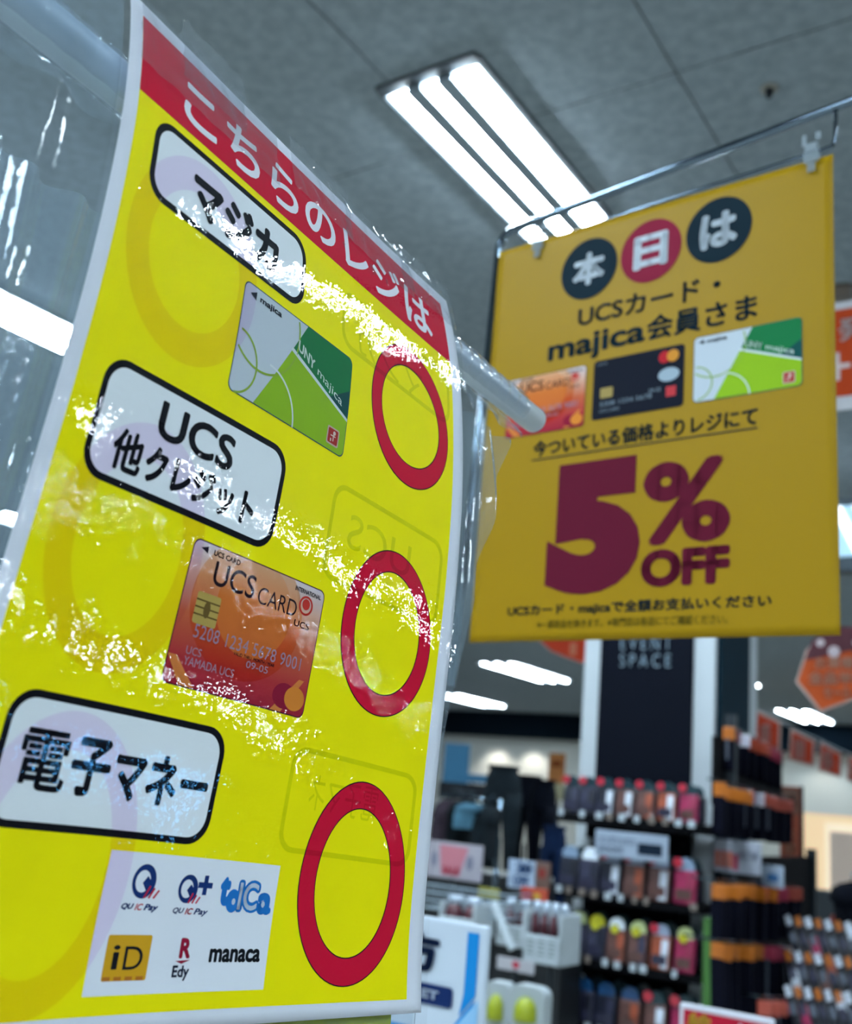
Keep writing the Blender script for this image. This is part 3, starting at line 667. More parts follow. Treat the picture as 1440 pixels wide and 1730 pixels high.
# --- orange hanging sign at the right edge
board('hanging_banner', 1352, 497, 1640, 684, 2.6, '#cfcdd2', 'orange sign with a large white 2 at the right edge, behind the yellow sheet', thick=.006, shapes=(
    ('orange_field', [f([rect(.0, .075, 1, .88)])], '#c2441c'), ('lettering', [TT('発券', .245, .16, .62, .38, bold=.03), TT('+20', .16, .42, .66, .80, bold=-.01)], '#e0cfcf')))
# --- lit display with dark frame at the right edge
lb = board('lit_display', 1398, 836, 1620, 962, 5.2, '#0c2e3c', 'lit pale blue display with dark teal frame at the right edge', cat='display', thick=.08)
p, q = AB(at(1398, 858, 5.2)), AB(at(1600, 940, 5.2))
bm = bmesh.new(); gbox(bm, 5.185, 5.2, q[1], p[1], q[2] + .02, p[2]); from_bm('screen', bm, mat('lit panel', '#8fb8d0', emit='#a8cfe6', es=.55), lb)
SFd = Surface(lambda x, y, l: G(5.184 - l, -x, -y))
for i in range(5):
    x = -p[1] + .02 + i * .10; zt, zb = -p[2], -(q[2] + .02)
    SFd.put('bright_bar', f([[(x, zt), (x + .05, zt), (x + .16, zb), (x + .11, zb)]]), mat('bright bar', '#ffffff', emit='#f0faff', es=1.2), lb, .001)
DIM = .6         # scales the far goods' base colours down, as the tubes light them too strongly
# --- orange octagonal banner, triangle banner, bunting
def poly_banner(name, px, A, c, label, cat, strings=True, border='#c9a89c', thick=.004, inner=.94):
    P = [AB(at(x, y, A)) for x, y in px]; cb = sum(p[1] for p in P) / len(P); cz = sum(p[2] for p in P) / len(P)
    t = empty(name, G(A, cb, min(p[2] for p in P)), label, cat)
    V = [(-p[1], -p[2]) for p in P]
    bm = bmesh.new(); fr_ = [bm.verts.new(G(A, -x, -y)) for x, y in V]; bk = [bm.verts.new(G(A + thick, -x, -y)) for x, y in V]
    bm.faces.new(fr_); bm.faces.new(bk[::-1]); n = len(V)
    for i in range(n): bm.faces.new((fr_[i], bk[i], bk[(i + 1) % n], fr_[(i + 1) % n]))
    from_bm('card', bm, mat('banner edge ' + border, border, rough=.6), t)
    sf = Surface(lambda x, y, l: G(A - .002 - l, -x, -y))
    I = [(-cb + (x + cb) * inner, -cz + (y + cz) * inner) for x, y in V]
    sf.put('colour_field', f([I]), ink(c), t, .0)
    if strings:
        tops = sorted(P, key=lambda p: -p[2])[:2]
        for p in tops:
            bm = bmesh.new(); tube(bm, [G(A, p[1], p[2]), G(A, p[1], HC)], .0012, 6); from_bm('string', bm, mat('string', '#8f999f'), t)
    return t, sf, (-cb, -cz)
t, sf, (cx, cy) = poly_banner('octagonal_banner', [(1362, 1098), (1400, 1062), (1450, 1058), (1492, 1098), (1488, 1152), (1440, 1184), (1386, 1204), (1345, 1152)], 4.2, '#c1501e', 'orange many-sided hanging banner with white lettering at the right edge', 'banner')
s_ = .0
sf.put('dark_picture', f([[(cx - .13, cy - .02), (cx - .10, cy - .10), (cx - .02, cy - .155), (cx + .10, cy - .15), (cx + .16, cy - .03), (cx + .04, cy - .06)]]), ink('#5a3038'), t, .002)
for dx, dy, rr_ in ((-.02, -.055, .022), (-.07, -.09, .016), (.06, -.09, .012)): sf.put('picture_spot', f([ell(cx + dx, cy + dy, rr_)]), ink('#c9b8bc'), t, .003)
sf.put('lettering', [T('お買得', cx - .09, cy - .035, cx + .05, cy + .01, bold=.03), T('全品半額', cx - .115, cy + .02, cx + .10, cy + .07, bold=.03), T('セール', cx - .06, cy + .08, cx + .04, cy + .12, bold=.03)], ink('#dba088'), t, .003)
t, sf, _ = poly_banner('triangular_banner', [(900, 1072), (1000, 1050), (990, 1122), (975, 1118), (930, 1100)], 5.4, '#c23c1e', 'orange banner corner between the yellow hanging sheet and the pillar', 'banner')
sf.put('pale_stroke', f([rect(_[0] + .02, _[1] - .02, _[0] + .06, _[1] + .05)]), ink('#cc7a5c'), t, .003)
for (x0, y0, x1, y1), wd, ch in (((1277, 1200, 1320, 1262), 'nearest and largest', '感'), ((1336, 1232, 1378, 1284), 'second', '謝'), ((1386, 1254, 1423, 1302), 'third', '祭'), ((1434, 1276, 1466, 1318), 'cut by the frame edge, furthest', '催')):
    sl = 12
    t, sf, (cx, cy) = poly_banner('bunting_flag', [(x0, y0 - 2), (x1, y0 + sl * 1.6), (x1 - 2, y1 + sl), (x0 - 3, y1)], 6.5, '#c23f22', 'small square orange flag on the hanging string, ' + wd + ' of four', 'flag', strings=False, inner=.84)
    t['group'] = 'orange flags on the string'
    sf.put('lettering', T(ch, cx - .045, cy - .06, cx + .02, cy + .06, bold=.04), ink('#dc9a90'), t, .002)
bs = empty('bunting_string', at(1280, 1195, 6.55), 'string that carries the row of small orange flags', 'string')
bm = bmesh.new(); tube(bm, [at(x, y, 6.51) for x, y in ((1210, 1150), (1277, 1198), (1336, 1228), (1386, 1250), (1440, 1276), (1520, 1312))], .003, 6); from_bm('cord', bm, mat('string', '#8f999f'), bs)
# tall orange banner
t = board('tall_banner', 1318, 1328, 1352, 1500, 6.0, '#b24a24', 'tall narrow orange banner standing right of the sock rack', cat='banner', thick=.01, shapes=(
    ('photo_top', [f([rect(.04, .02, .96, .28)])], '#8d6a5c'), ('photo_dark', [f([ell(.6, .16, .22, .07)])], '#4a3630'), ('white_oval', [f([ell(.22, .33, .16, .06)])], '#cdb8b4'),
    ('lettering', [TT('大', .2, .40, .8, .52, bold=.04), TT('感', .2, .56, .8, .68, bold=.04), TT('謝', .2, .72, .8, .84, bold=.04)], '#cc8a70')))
bm = bmesh.new(); p = AB(at(1354, 1328, 6.02)); tube(bm, [G(6.03, p[1], 0), G(6.03, p[1], p[2])], .01, 8); from_bm('pole', bm, mat('dark metal2', '#22262c', rough=.4, metal=.5), t)

# --- shelf unit in front of the pillar
M_black = mat('black shelf', '#010208', rough=.7, spec=.1)
unit = empty('shelf_unit', G(4.3, 1.77, 0), 'black shelf unit in front of the white pillar', 'shelves')
bm = bmesh.new(); gbox(bm, 4.55, 4.58, 1.60, 2.06, 0, 1.50); from_bm('back_panel', bm, M_black, unit)
bm = bmesh.new(); gbox(bm, 4.26, 4.58, 1.47, 2.10, 0, .45); from_bm('base', bm, M_black, unit)
ROWS = [1.478, 1.166, .913, .664]
DIM = 1.0
M_tagw = mat('price card', '#a9b2ba', rough=.5); M_tagb = mat('beige card', '#6e635c', rough=.5)
for k, z in enumerate(ROWS):
    bm = bmesh.new()
    n = 10; bt, bb_ = [], []
    for i in range(n + 1):        # front edge bows out
        s = i / n; b = 2.10 - .64 * s; a = 4.29 - .05 * math.sin(math.pi * s)
        bt.append((a, b)); 
    top = [bm.verts.new(G(a, b, z)) for a, b in bt] + [bm.verts.new(G(4.56, 1.46, z)), bm.verts.new(G(4.56, 2.10, z))]
    bot = [bm.verts.new(v.co - Vector((0, 0, .028 if k else .04))) for v in top]
    bm.faces.new(top); bm.faces.new(bot[::-1])
    for i in range(len(top)): j = (i + 1) % len(top); bm.faces.new((top[i], bot[i], bot[j], top[j]))
    sh = from_bm('shelf', bm, M_black, unit)
    bm = bmesh.new(); gbox(bm, 4.50, 4.56, 1.62, 2.06, z - .10, z - .03); from_bm('bracket', bm, M_black, sh)
    for i in range(11):
        s = (i + .5) / 11 + rnd.uniform(-.02, .02); b = 2.10 - .64 * s; a = 4.283 - .05 * math.sin(math.pi * s)
        if rnd.random() < .12: continue
        bm = bmesh.new(); w = rnd.uniform(.018, .03); gbox(bm, a - .006, a, b - w / 2, b + w / 2, z - .014, z + .014)
        from_bm('price_card', bm, M_tagw if rnd.random() < .75 else M_tagb, sh)
board('shelf_sign', 1006, 1407, 1128, 1452, 4.225, '#8f9bac', 'grey white label board hanging between the top two shelves before the pillar', shapes=(
    ('dark_block', [f([rect(.60, .35, .93, .78)])], '#0d1c2c'), ('lettering', [TT('メンズソックス', .06, .2, .56, .5, bold=.02), TT('SOCKS', .06, .6, .4, .8, bold=.02)], '#5c6678')))
# packs on the shelves
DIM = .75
M_packs = {k: mat('pack ' + k, c, rough=.35, spec=.5, nz=.35, nscale=28, coat=.3) for k, c in dict(navy='#14192e', purple='#35354e', white='#e4ecfa', brown='#6e4a44', orange='#b05638', pink='#a22a50', magenta='#b02458', black='#0a0e1e').items()}
DIM = 1.0
M_tags = {k: mat('tag ' + k, c, rough=.3, spec=.5, coat=.4) for k, c in dict(red='#b42a3c', teal='#16343c', white='#dfe8f2', bluegrey='#7f94ac', yellow='#b6b020', pale='#b9c48c', steel='#8f9cb4', blue='#16406a').items()}
def pack(b, a, z, w, h, body, stripe, top, second, label, group, tilt=0):
    t = empty('sock_pack', G(a, b, z), label, 'sock pack', group, rz=GROT)
    bm = bmesh.new(); box(bm, (0, 0, h * .40), (w, .035, h * .80), None, .009)
    for v in bm.verts: v.co.y *= 1 - .55 * max(0, v.co.z / h - .3); v.co.y += v.co.z * tilt
    from_bm('pouch', bm, M_packs[body], t, world=False, smooth=False)
    bm = bmesh.new(); box(bm, (w * .24, -.019 + .0 , h * .38), (w * .36, .006, h * .66), None, .002)
    for v in bm.verts: v.co.y += v.co.z * (tilt + .06)
    from_bm('side_panel', bm, M_packs[stripe], t, world=False)
    bm = bmesh.new(); r = w * .40; tube(bm, [(0, -.006, 0), (0, .004, 0)], r, 20)
    for v in bm.verts: v.co.z += h * .86; v.co.y += h * .86 * tilt - .006
    from_bm('round_tag', bm, M_tags[top], t, world=False)
    if second:
        bm = bmesh.new(); tube(bm, [(0, -.014, 0), (0, -.008, 0)], r * .55, 16)
        for v in bm.verts: v.co.z += h * (.95 if second == 'red' else .80); v.co.x -= r * (.75 if second == 'red' else .1)
        from_bm('round_sticker', bm, M_tags[second], t, world=False)
    bm = bmesh.new(); box(bm, (0, -.020, h * .24), (w * .72, .004, h * .22), None, .001); from_bm('product_label', bm, M_packs['brown' if body in ('brown', 'magenta') else 'steel2' if 0 else 'purple'], t, world=False)
    return t
rows = [
    ('top shelf', ROWS[0], .145, [('navy', 'purple', 'teal', 'red'), ('purple', 'black', 'teal', 'red'), ('navy', 'white', 'teal', 'red'), ('brown', 'white', 'teal', 'red'), ('brown', 'orange', 'teal', 'red'), ('orange', 'white', 'teal', 'red'), ('magenta', 'pink', 'teal', 'red')]),
    ('second shelf', ROWS[1], .165, [('navy', 'black', 'bluegrey', None), ('purple', 'navy', 'white', None), ('navy', 'white', 'steel', 'red'), ('brown', 'orange', 'steel', 'red'), ('brown', 'white', 'steel', 'red'), ('magenta', 'pink', 'bluegrey', 'red')]),
    ('third shelf', ROWS[2], .160, [('navy', 'purple', 'pale', 'yellow'), ('purple', 'navy', 'yellow', 'yellow'), ('brown', 'orange', 'white', 'yellow'), ('brown', 'purple', 'pale', 'yellow'), ('orange', 'white', 'steel', 'red'), ('magenta', 'pink', 'pale', 'yellow')]),
    ('bottom visible shelf', ROWS[3], .155, [('navy', 'black', 'blue', None), ('purple', 'black', 'blue', None), ('navy', 'purple', 'blue', None), ('brown', 'orange', 'blue', None), ('brown', 'white', 'teal', 'red'), ('magenta', 'pink', 'teal', 'red')])]
ORD = ['first', 'second', 'third', 'fourth', 'fifth', 'sixth', 'seventh', 'eighth', 'ninth', 'tenth', 'eleventh', 'twelfth', 'thirteenth', 'fourteenth', 'fifteenth']
for nm, z, h, L_ in rows:
    n = len(L_); b_l = 2.03 if nm == 'third shelf' else 2.09; b_w = b_l - 1.48
    for i, (bd, st, tp, sc2) in enumerate(L_):
        s = (i + .5) / n; b = b_l - b_w * s
        if nm == 'third shelf' or nm == 'bottom visible shelf': b -= .0
        pack(b, 4.315 - .045 * math.sin(math.pi * s), z + .001, b_w / n * .88, h, bd, st, tp, sc2,
             f'{bd} sock pack, {tp} round tag, {ORD[i]} from left on the {nm}', 'sock packs on the ' + nm, .10)
    # a darker second row behind
    for i in range(n):
        s = (i + .45) / n; b = 2.085 - .60 * s
        pack(b, 4.43, z + .001, .60 / n * .86, h * .98, 'black', 'navy', 'teal', None, f'dark sock pack in the rear row of the {nm}, {ORD[i]} from left', 'rear packs on the ' + nm, .05)
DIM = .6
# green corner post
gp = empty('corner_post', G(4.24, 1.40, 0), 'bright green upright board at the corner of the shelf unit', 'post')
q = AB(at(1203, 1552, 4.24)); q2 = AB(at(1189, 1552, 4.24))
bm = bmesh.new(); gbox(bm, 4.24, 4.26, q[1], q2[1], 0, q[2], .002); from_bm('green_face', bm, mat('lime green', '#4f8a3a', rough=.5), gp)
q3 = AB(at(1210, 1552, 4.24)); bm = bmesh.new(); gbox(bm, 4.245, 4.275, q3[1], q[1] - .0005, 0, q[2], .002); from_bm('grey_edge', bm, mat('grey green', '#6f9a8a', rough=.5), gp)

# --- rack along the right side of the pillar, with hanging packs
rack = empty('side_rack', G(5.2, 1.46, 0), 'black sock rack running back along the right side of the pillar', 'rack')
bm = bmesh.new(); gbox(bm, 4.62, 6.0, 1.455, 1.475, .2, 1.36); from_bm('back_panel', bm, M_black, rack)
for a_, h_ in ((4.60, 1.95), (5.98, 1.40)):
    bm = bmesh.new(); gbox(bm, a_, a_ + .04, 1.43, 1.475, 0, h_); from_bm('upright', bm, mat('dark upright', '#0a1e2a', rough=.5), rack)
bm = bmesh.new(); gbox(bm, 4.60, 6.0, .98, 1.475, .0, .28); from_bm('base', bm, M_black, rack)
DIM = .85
M_hd = {k: mat('header ' + k, c, rough=.3, spec=.5, coat=.5, nz=.2, nscale=40) for k, c in dict(orange='#c06a1c', redorange='#b8482c', coral='#c25a4a', pink='#b03a54', white='#f4f0ff').items()}  # white headers also stand in for pale glints on the rack
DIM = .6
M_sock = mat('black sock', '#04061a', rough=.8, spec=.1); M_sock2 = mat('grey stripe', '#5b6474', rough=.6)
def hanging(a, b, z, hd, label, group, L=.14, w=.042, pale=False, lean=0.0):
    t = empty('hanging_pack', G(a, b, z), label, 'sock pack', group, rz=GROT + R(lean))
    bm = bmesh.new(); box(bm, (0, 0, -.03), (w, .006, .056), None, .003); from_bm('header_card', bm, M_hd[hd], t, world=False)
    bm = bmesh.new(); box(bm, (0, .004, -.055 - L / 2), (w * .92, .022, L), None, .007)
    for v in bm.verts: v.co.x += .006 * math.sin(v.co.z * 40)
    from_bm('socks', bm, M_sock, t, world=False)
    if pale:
        bm = bmesh.new(); box(bm, (-.004, -.009, -.05 - L * .35), (w * .22, .004, L * .7), None, .0015); from_bm('highlight_strip', bm, M_sock2, t, world=False)  # grey strip laid on the socks as a painted highlight
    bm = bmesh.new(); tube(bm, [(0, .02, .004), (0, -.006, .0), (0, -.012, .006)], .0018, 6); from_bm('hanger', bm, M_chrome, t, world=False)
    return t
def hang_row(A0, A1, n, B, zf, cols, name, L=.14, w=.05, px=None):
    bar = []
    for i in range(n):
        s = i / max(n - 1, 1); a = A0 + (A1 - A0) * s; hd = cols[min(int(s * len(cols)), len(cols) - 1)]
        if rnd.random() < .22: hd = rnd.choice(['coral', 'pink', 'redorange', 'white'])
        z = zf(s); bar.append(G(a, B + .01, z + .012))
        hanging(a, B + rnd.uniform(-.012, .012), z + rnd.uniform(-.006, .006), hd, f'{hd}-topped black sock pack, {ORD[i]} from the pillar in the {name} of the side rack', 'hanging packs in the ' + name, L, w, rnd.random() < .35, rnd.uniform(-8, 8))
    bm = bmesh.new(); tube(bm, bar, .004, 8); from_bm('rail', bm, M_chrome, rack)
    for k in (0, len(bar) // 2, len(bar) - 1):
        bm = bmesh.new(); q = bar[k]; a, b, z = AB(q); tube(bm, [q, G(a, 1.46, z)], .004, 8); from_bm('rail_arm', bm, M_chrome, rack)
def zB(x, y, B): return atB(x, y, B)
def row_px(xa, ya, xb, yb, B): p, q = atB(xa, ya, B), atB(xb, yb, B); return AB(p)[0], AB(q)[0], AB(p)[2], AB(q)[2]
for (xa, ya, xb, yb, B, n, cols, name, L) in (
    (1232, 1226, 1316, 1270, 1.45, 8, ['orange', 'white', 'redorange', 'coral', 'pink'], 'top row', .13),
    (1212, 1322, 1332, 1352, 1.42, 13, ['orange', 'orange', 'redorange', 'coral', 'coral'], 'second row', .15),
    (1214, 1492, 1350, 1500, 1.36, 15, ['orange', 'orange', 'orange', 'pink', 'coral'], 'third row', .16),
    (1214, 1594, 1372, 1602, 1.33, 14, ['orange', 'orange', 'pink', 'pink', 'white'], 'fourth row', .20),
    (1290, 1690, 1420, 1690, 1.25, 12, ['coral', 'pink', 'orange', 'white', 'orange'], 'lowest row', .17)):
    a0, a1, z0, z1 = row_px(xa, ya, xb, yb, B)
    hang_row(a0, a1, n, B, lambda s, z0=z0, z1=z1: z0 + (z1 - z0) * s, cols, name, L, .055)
bm = bmesh.new(); p = AB(atB(1232, 1290, 1.47)); gbox(bm, p[0] - .2, p[0] + .85, 1.470, 1.48, p[2] - .18, p[2] + .10); from_bm('upper_panel', bm, M_black, rack)
DIM = 1.0
board('rack_sign', 1204, 1420, 1286, 1476, 4.585, '#9a9fac', 'white sign with orange and red blocks between the second and third rack rows', shapes=(
    ('colour_blocks', [f([rect(.06 + i * .13, .35, .16 + i * .13, .85)]) for i in range(3)], '#b86048'), ('crimson_block', [f([rect(.44, .42, .54, .9)])], '#a02444'), ('lettering', [TT('靴下3足', .58, .3, .94, .55, bold=.02)], '#70788a')))
board('small_rack_card', 1288, 1462, 1324, 1500, 4.9, '#a9b8cc', 'small white and blue card beside the third rack row', shapes=(('blue_mark', [f([ell(.5, .55, .3, .2)])], '#4a78ac'),))
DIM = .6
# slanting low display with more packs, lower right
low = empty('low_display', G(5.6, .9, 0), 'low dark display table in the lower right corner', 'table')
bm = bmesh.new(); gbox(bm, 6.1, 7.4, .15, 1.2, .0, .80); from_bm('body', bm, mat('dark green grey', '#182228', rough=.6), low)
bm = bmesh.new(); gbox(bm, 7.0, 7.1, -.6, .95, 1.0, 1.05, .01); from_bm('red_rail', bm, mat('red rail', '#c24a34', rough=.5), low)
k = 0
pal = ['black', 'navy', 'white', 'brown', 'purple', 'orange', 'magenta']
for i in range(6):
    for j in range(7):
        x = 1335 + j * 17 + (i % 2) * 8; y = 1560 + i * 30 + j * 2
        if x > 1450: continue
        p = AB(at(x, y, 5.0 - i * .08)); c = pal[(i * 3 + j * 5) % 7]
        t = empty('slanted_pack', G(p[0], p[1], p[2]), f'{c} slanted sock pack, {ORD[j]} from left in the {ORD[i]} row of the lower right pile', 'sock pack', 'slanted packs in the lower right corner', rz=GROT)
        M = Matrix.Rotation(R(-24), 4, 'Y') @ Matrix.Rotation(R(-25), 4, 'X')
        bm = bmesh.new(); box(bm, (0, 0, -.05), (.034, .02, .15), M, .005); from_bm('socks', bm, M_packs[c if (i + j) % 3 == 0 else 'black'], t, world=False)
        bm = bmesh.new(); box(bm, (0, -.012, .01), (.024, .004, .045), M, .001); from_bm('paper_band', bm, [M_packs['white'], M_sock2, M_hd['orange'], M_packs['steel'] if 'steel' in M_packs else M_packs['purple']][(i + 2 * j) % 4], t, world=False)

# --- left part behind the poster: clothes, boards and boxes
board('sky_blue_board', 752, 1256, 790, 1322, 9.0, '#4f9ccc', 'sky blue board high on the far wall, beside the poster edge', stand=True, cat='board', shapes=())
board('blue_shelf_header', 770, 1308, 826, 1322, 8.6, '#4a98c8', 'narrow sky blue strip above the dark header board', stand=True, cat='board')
board('header_board', 742, 1323, 826, 1352, 8.2, '#0a1420', 'dark header board with small white lettering beside the poster edge', stand=True, shapes=(('lettering', [TT('Mens', .25, .3, .75, .65, bold=.01, shear=.2)], '#7e8a96'),))
board('orange_board', 928, 1272, 953, 1324, 8.0, '#b06a24', 'small orange vertical board left of the pillar', stand=True, cat='board', shapes=(('brown_mark', [f([ell(.5, .35, .35, .12)])], '#7e3c18'),))
board('cream_board', 932, 1324, 956, 1352, 7.6, '#a8a27e', 'cream card below the small orange board', stand=True, cat='board')
M_fab = {k: mat('cloth ' + k, c, rough=.9, spec=.1, nz=.25, nscale=14) for k, c in dict(grey='#232c32', black='#050a18', denim='#14284a', blue='#5c8ca4', mauve='#4a3f4a', dark='#0b1418').items()}
def trousers(px, ytop, ybot, A, m, wpx, label):
    p = AB(at(px, ytop, A)); q = AB(at(px, ybot, A)); w = wpx / FPX * at(px, ytop, A).dot(fwd); H = p[2] - q[2]
    t = empty('trousers', G(A, p[1], q[2]), label, 'trousers'); stand_pole(t, A, p[1], q[2] + H * .3)
    bm = bmesh.new(); rings = []; N = 14
    def ring(cx, z, rx, ry): return [bm.verts.new(MG @ Vector((-p[1] + cx + rx * math.cos(i * 2 * math.pi / N), A + ry * math.sin(i * 2 * math.pi / N), z))) for i in range(N)]
    def loft(R_):
        for r1, r2 in zip(R_, R_[1:]):
            for i in range(N): bm.faces.new((r1[i], r1[(i + 1) % N], r2[(i + 1) % N], r2[i]))
        bm.faces.new(R_[0]); bm.faces.new(R_[-1][::-1])
    loft([ring(0, p[2], w * .34, w * .2), ring(0, p[2] - H * .10, w * .42, w * .26), ring(0, p[2] - H * .26, w * .47, w * .28), ring(0, p[2] - H * .34, w * .46, w * .26)])
    for s in (-1, 1):
        loft([ring(s * w * .22, p[2] - H * .24, w * .25, w * .25), ring(s * w * .25, p[2] - H * .45, w * .23, w * .22), ring(s * w * .27, p[2] - H * .72, w * .17, w * .17), ring(s * w * .27 + .01, q[2], w * .16, w * .16)])
    bmesh.ops.recalc_face_normals(bm, faces=bm.faces[:]); from_bm('cloth', bm, m, t, smooth=True)
    bm = bmesh.new(); tube(bm, [MG @ Vector((-p[1] + w * .36 * math.cos(i * math.pi / 8), A + w * .22 * math.sin(i * math.pi / 8), p[2] + .005)) for i in range(16)], .012, 6); from_bm('waistband', bm, m, t)
    return t
trousers(852, 1298, 1470, 5.6, M_fab['grey'], 70, 'dark grey trousers displayed left of the pillar, nearest the poster')
trousers(893, 1314, 1478, 6.0, M_fab['black'], 60, 'black trousers displayed between the grey pair and the denim pair')
trousers(920, 1322, 1480, 5.75, M_fab['black'], 50, 'second pair of black trousers, just left of the shelf unit')
trousers(938, 1400, 1540, 5.6, M_fab['denim'], 46, 'dark blue denim trousers below the orange board')
def garment(px, ytop, ybot, A, m, wpx, label, name='hanging_shirt'):
    p = AB(at(px, ytop, A)); q = AB(at(px, ybot, A)); w = wpx / FPX * A; H = p[2] - q[2]
    t = empty(name, G(A, p[1], q[2]), label, 'clothes')
    prof = [(.10, 0), (.14, .02), (.44, .10), (.5, .30), (.40, .34), (.36, .45), (.38, .75), (.40, 1)]
    bm = bmesh.new(); L_, R__ = [], []
    vsF = [bm.verts.new(MG @ Vector((-p[1] - x * w, A - .05 * math.sin(min(y * 3, 1.5)), p[2] - y * H))) for x, y in prof]
    vsR = [bm.verts.new(MG @ Vector((-p[1] + x * w, A - .05 * math.sin(min(y * 3, 1.5)), p[2] - y * H))) for x, y in prof]
    vsM = [bm.verts.new(MG @ Vector((-p[1], A - .05 - .09 * math.sin(min(y * 3, 1.5)), p[2] - y * H - (.02 if y == 0 else 0)))) for x, y in prof]
    bF = [bm.verts.new(v.co + ax_a * .12) for v in vsF]; bR = [bm.verts.new(v.co + ax_a * .12) for v in vsR]
    for i in range(len(prof) - 1):
        for P_, Q_ in ((vsF, vsM), (vsM, vsR), (vsR, bR), (bR, bF), (bF, vsF)):
            bm.faces.new((P_[i], Q_[i], Q_[i + 1], P_[i + 1]))
    bmesh.ops.recalc_face_normals(bm, faces=bm.faces[:]); from_bm('cloth', bm, m, t, smooth=True)
    c = G(A + .04, p[1], p[2]); bm = bmesh.new(); tube(bm, [c + MG @ Vector((-w * .35, 0, -H * .06)), c, c + Vector((0, 0, .04)), c + MG @ Vector((.02, 0, .06))], .005, 6); from_bm('hanger', bm, M_chrome, t)
    return t
garment(754, 1350, 1450, 5.2, M_fab['mauve'], 44, 'dark mauve shirt on the rail nearest the poster edge')
garment(782, 1352, 1448, 5.1, M_fab['dark'], 56, 'black jacket on the rail behind the red printed board')
garment(792, 1356, 1400, 4.9, M_fab['blue'], 44, 'pale blue top on the rail over the black jacket')
garment(822, 1362, 1450, 5.0, M_fab['grey'], 34, 'dark grey top at the right end of the rail')
rl = empty('clothes_rail', at(790, 1345, 5.15), 'chrome clothes rail with dark tops left of the trousers', 'rail')
bm = bmesh.new(); a = AB(at(735, 1342, 5.15)); b = AB(at(838, 1350, 5.15)); tube(bm, [G(5.2, a[1], a[2]), G(5.2, b[1], a[2]), G(5.2, b[1], .0)], .012, 10); from_bm('bar', bm, M_chrome, rl, smooth=True)
DIM = .9
board('red_print_board', 722, 1424, 812, 1486, 3.9, '#a6a0aa', 'white board with pink and red print beside the poster edge, above the wire basket', stand=True, cat='board', shapes=(
    ('pink_picture', [f([[(.24, .08), (.76, .10), (.62, .9), (.30, .9)]])], '#c07884'), ('crimson_lettering', [TT('SALE', .32, .66, .62, .88, bold=.05)], '#a8243c'), ('grey_print', [f([ell(.80, .5, .06, .2)])], '#7c7c8c'), ('grey_print', [f([ell(.16, .5, .05, .22)])], '#7c7c8d')))
board('blue_print_card', 860, 1453, 902, 1502, 4.3, '#a3b4cc', 'white card with dark blue lettering in front of the trousers', stand=True, cat='card', shapes=(('lettering', [TT('20', .3, .1, .9, .45, bold=.07), TT('OFF', .2, .55, .8, .9, bold=.05)], '#1c4a80'),))
board('brown_card', 904, 1456, 928, 1504, 4.5, '#6e5248', 'brown card right beside the white card with blue lettering', stand=True, cat='card', shapes=(('red_mark', [f([ell(.5, .4, .25, .2)])], '#8a3a34'),))
board('orange_card_tag', 880, 1500, 924, 1522, 4.0, '#b8472c', 'small red and orange tag above the white boxes', stand=True, cat='card', shapes=(('yellow_mark', [f([rect(.5, .4, .75, .8)])], '#c8a040'), ('crimson_mark', [f([rect(.08, .3, .42, .8)])], '#b02440')))
board('yellow_tag', 808, 1500, 842, 1518, 4.0, '#a09a30', 'small yellow tag left of the white boxes', stand=True, cat='card')
# wire basket
wb = empty('wire_basket', at(780, 1520, 3.8), 'white wire basket under the red printed board', 'basket')
bm = bmesh.new(); p0, p1 = AB(at(718, 1492, 3.8)), AB(at(858, 1500, 3.8)); zt = p0[2]; zb = zt - .09
for z in (zt, zt - .03, zt - .06, zb): tube(bm, [G(3.8, p0[1], z), G(3.8, p1[1], z), G(4.05, p1[1], z)], .0035, 6)
for i in range(15):
    b = p0[1] + (p1[1] - p0[1]) * i / 14; tube(bm, [G(3.8, b, zt), G(3.8, b, zb), G(4.05, b, zb)], .0022, 5)
from_bm('wires', bm, mat('white wire', '#9fb0bc', rough=.4), wb)
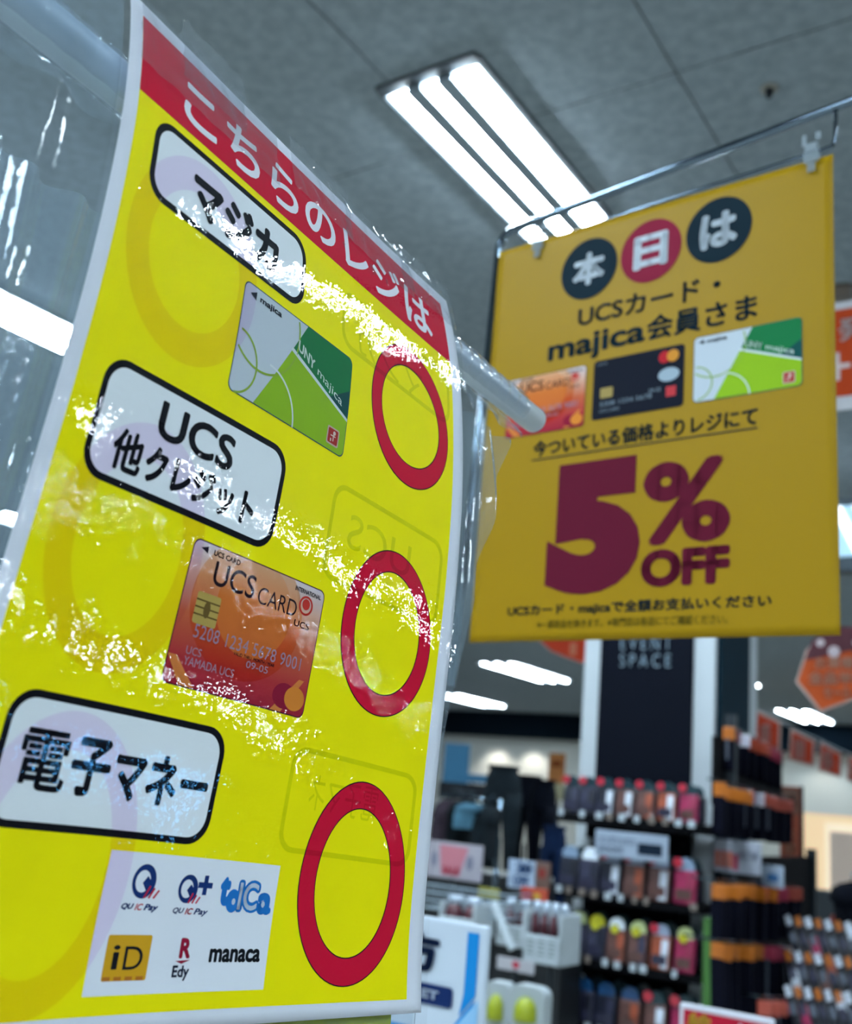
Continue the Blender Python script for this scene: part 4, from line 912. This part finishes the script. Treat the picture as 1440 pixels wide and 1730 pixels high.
# white boxes with dark red bags
DIM = 1.0
M_bx = mat('white card box', '#b4bec4', rough=.5, nz=.08, nscale=20); M_mar = mat('maroon bags', '#4a1420', rough=.4, coat=.3); M_clr = mat('clear tops', '#aebccb', rough=.2, spec=.7, coat=.6)
def white_box(x0, y0, x1, y1, A, n, label):
    p, q = AB(at(x0, y0, A)), AB(at(x1, y1, A)); w = p[1] - q[1]; zt, zb = AB(at((x0 + x1) / 2, y0, A))[2], AB(at((x0 + x1) / 2, y1, A))[2]; H = zt - zb
    t = empty('display_box', G(A, (p[1] + q[1]) / 2, zb), label, 'box', 'white boxes of maroon packets')
    bm = bmesh.new(); gbox(bm, A, A + .012, q[1], p[1], zb, zb + H * .45, .003); gbox(bm, A, A + .16, p[1] - .01, p[1], zb, zb + H * .8, .003); gbox(bm, A, A + .16, q[1], q[1] + .01, zb, zb + H * .8, .003)
    gbox(bm, A + .15, A + .16, q[1], p[1], zb, zb + H * .8, .003); gbox(bm, A, A + .16, q[1], p[1], zb, zb + .01, .003)
    from_bm('tray', bm, M_bx, t)
    sf = Surface(lambda x, y, l: G(A - .001 - l, p[1] - x * w, zt - y * H))
    stand_pole(t, A + .08, (p[1] + q[1]) / 2, zb)
    sf.put('printed_lines', [f([rect(.12 + i * .28, .62 + j * .07, .30 + i * .28, .655 + j * .07)]) for i in range(3) for j in range(4)], ink('#8d979a'), t, .0006)
    for i in range(n):
        b = q[1] + w * (i + .5) / n; r = w / n * .44
        bm = bmesh.new(); tube(bm, [G(A + .05, b, z_) for z_ in (zb + H * .3, zb + H * .55, zb + H * .72, zb + H * .78)], [r, r, r * .7, r * .2], 12); pk = from_bm('packet', bm, M_mar, t, smooth=True)
        bm = bmesh.new(); tube(bm, [G(A + .06, b, z_) for z_ in (zb + H * .72, zb + H * .85, zb + H * .97)], [r * .55, r * .95, r * .75], 10); from_bm('packet_top', bm, M_clr, pk, smooth=True)
    return t
white_box(888, 1522, 946, 1630, 3.5, 4, 'white display box with four maroon packets left of the lower shelves')
white_box(842, 1516, 884, 1600, 3.9, 2, 'smaller white display box behind, left of the box with four maroon packets')
white_box(744, 1512, 800, 1582, 3.7, 2, 'white display box with maroon packet above the blue notice')
board('dark_folded_stand', 812, 1534, 842, 1596, 4.0, '#0c1018', 'dark stand between the two white box groups', stand=True, cat='stand', thick=.05)
lean = empty('leaning_board', at(862, 1600, 3.7), 'white board edge leaning diagonally between the white boxes', 'board')
bm = bmesh.new(); tube(bm, [at(834, 1524, 3.65), at(866, 1604, 3.65)], .018, 4); from_bm('edge', bm, M_bx, lean)
board('shelf_strip', 840, 1620, 902, 1642, 3.3, '#b2b0b6', 'white shelf strip with a red mark above the lime packs', stand=True, cat='label', thick=.006, shapes=(('red_mark', [f([ell(.52, .45, .10, .3)])], '#b03a4a'),))
# lime green packs
M_lime = mat('lime egg', '#98a214', rough=.4)
def lime(x0, y0, x1, y1, A, label):
    p, q = AB(at(x0, y0, A)), AB(at(x1, y1, A)); w = p[1] - q[1]; zt, zb = p[2], q[2]; H = zt - zb
    t = empty('lime_pack', G(A, (p[1] + q[1]) / 2, zb), label, 'packet')
    bm = bmesh.new(); P = rrect(0, 0, 1, 1.3, .28, 5); fr_ = [bm.verts.new(G(A, p[1] - x * w, zt - y * H)) for x, y in P]; bk = [bm.verts.new(G(A + .05, p[1] - x * w, zt - y * H)) for x, y in P]
    bm.faces.new(fr_); bm.faces.new(bk[::-1]); n = len(P)
    for i in range(n): bm.faces.new((fr_[i], bk[i], bk[(i + 1) % n], fr_[(i + 1) % n]))
    bmesh.ops.recalc_face_normals(bm, faces=bm.faces[:]); from_bm('card_back', bm, mat('pale card', '#a9b2b6', rough=.4), t)
    bm = bmesh.new(); cz = zt - .68 * H; prof = [(0, .36), (.16, .30), (.26, .15), (.30, 0), (.31, -.2), (.31, -.34)]
    tube(bm, [G(A, (p[1] + q[1]) / 2, cz + y * H) for x, y in prof], [max(x, .02) * w for x, y in prof], 16); from_bm('lime_blister', bm, M_lime, t, smooth=True)
    return t
lime(862, 1660, 918, 1730, 3.0, 'pale pack with a lime green bulge, right one of the pair at the bottom')
lime(820, 1655, 858, 1726, 3.1, 'pale pack with a lime green bulge, left one of the pair at the bottom')
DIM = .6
# dark bodies behind the clutter
for x0, y0, x1, y1, A, c, lb_ in ((700, 1480, 1000, 1800, 6.2, '#0a1218', 'long dark display counter behind the trousers and boxes'), (812, 1600, 938, 1800, 4.02, '#10181e', 'dark shelf block behind the white boxes and lime packs'), (1340, 1512, 1560, 1800, 8.4, '#2a3238', 'grey counter far behind the lower right packs')):
    board('counter', x0, y0, x1, y1, A, c, lb_, cat='counter', thick=.2)
# items on the far right counter
DIM = 1.0
mirror = board('glowing_mirror', 1394, 1392, 1470, 1520, 10.0, mat('warm glowing frame', '#f0dcc0', emit='#f0d8b4', es=.45), 'pale framed panel on the warm wall at the right edge', stand=True, cat='panel', thick=.05, shapes=(('inner_panel', [f([rect(.12, .12, 1, 1)])], '#d8bfae'),))  # frame glows to look lit; it holds no lamp
for x, y0, y1, w, A, c, nm, lb_, ct in ((1371, 1450, 1512, 11, 8.0, '#2c3030', 'dark_bottle', 'tall dark bottle-shaped display before the warm wall', 'bottle'), (1358, 1470, 1530, 9, 8.0, '#9aa29c', 'pale_bottle', 'pale bottle-shaped display left of the tall dark one', 'bottle')):
    t = empty(nm, at(x, y1, A), lb_, ct); z0, z1 = AB(at(x, y1, A))[2], AB(at(x, y0, A))[2]; c0 = at(x, y1, A); r = w / 2 / FPX * A
    bm = bmesh.new(); tube(bm, [Vector((c0.x, c0.y, z0 + (z1 - z0) * s)) for s in (0, .05, .65, .8, .82, 1)], [r * .9, r, r, r * .55, r * .5, r * .5], 14); from_bm('body', bm, mat('bottle ' + c, c, rough=.3), t, smooth=True)
board('red_counter_box', 1404, 1548, 1436, 1576, 7.0, '#a83c30', 'red box on the counter in the lower right', stand=True, cat='box', thick=.1)
board('grey_white_packets', 1346, 1506, 1368, 1534, 7.6, '#97a4b0', 'grey white packet on the counter right of the side rack', stand=True, cat='packet', thick=.06)
garment(1438, 1490, 1600, 7.0, M_fab['black'], 60, 'black coat hanging at the right edge beside the grey counter', 'hanging_coat')
# wall washers along the far wall (they light it in scallops)
for i, (px, py) in enumerate(((845, 1240), (905, 1245), (1392, 1290))):
    p = at(px, py, 25.6); a, b, z = AB(p)
    d = bpy.data.lights.new('wall_washer', 'SPOT'); d.energy = (35, 35, 8)[i]; d.spot_size = R(95); d.spot_blend = .7; d.color = (1, .96, .88); d.shadow_soft_size = .05
    o = bpy.data.objects.new('wall_washer', d); COL.objects.link(o); o.location = G(25.0, b, 3.1); o.rotation_euler = (R(22), 0, GROT)

# unseen dark shelving on the near right, added so the poster gloss mirrors dark
gon = empty('added_gondola', G(2.5, -3.4, 0), 'tall dark shelving added to the right, unseen, mirrored in the poster', 'shelves')
bm = bmesh.new(); gbox(bm, -4, 9, -3.44, -3.40, 0, 1.85); from_bm('back_panel', bm, M_black, gon)
for z in (.1, .5, .9, 1.3, 1.7):
    bm = bmesh.new(); gbox(bm, -4, 9, -3.40, -3.05, z, z + .03, .003); from_bm('shelf', bm, M_black, gon)

M_strip = mat('added strip light', '#ffffff', emit='#e6f4ff', es=80)  # unseen lamps added to set sparkle patches in the poster gloss
bm = bmesh.new(); gbox(bm, 2.0, 5.0, -3.44, -3.40, 1.85, 2.5); from_bm('header_panel', bm, M_black, gon)
for a0, a1, z, rr in ((3.78, 3.98, 2.17, .013), (4.08, 4.26, 2.36, .013), (3.58, 3.66, 1.73, .009), (3.40, 3.50, 1.20, .011)):
    bm = bmesh.new(); tube(bm, [G(a0, -3.07, z), G(a1, -3.07, z)], rr, 10); o = from_bm('added_strip', bm, M_strip, gon)
    bm = bmesh.new(); gbox(bm, a0, a0 + .03, -3.40, -3.07, z - .01, z + .01); gbox(bm, a1 - .03, a1, -3.40, -3.07, z - .01, z + .01); from_bm('light_bracket', bm, M_black, o)
scn = empty('lit_screen', G(3.33, -3.03, .6), 'small lit blue screen on the dark shelving, outside the picture', 'screen')
bm = bmesh.new(); gbox(bm, 3.27, 3.36, -3.04, -3.02, .68, .75, .003); from_bm('screen', bm, mat('screen glow', '#ffffff', emit='#3f9be0', es=16), scn)
bm = bmesh.new(); gbox(bm, 3.255, 3.375, -3.05, -3.04, .66, .77); from_bm('bezel', bm, M_black, scn)
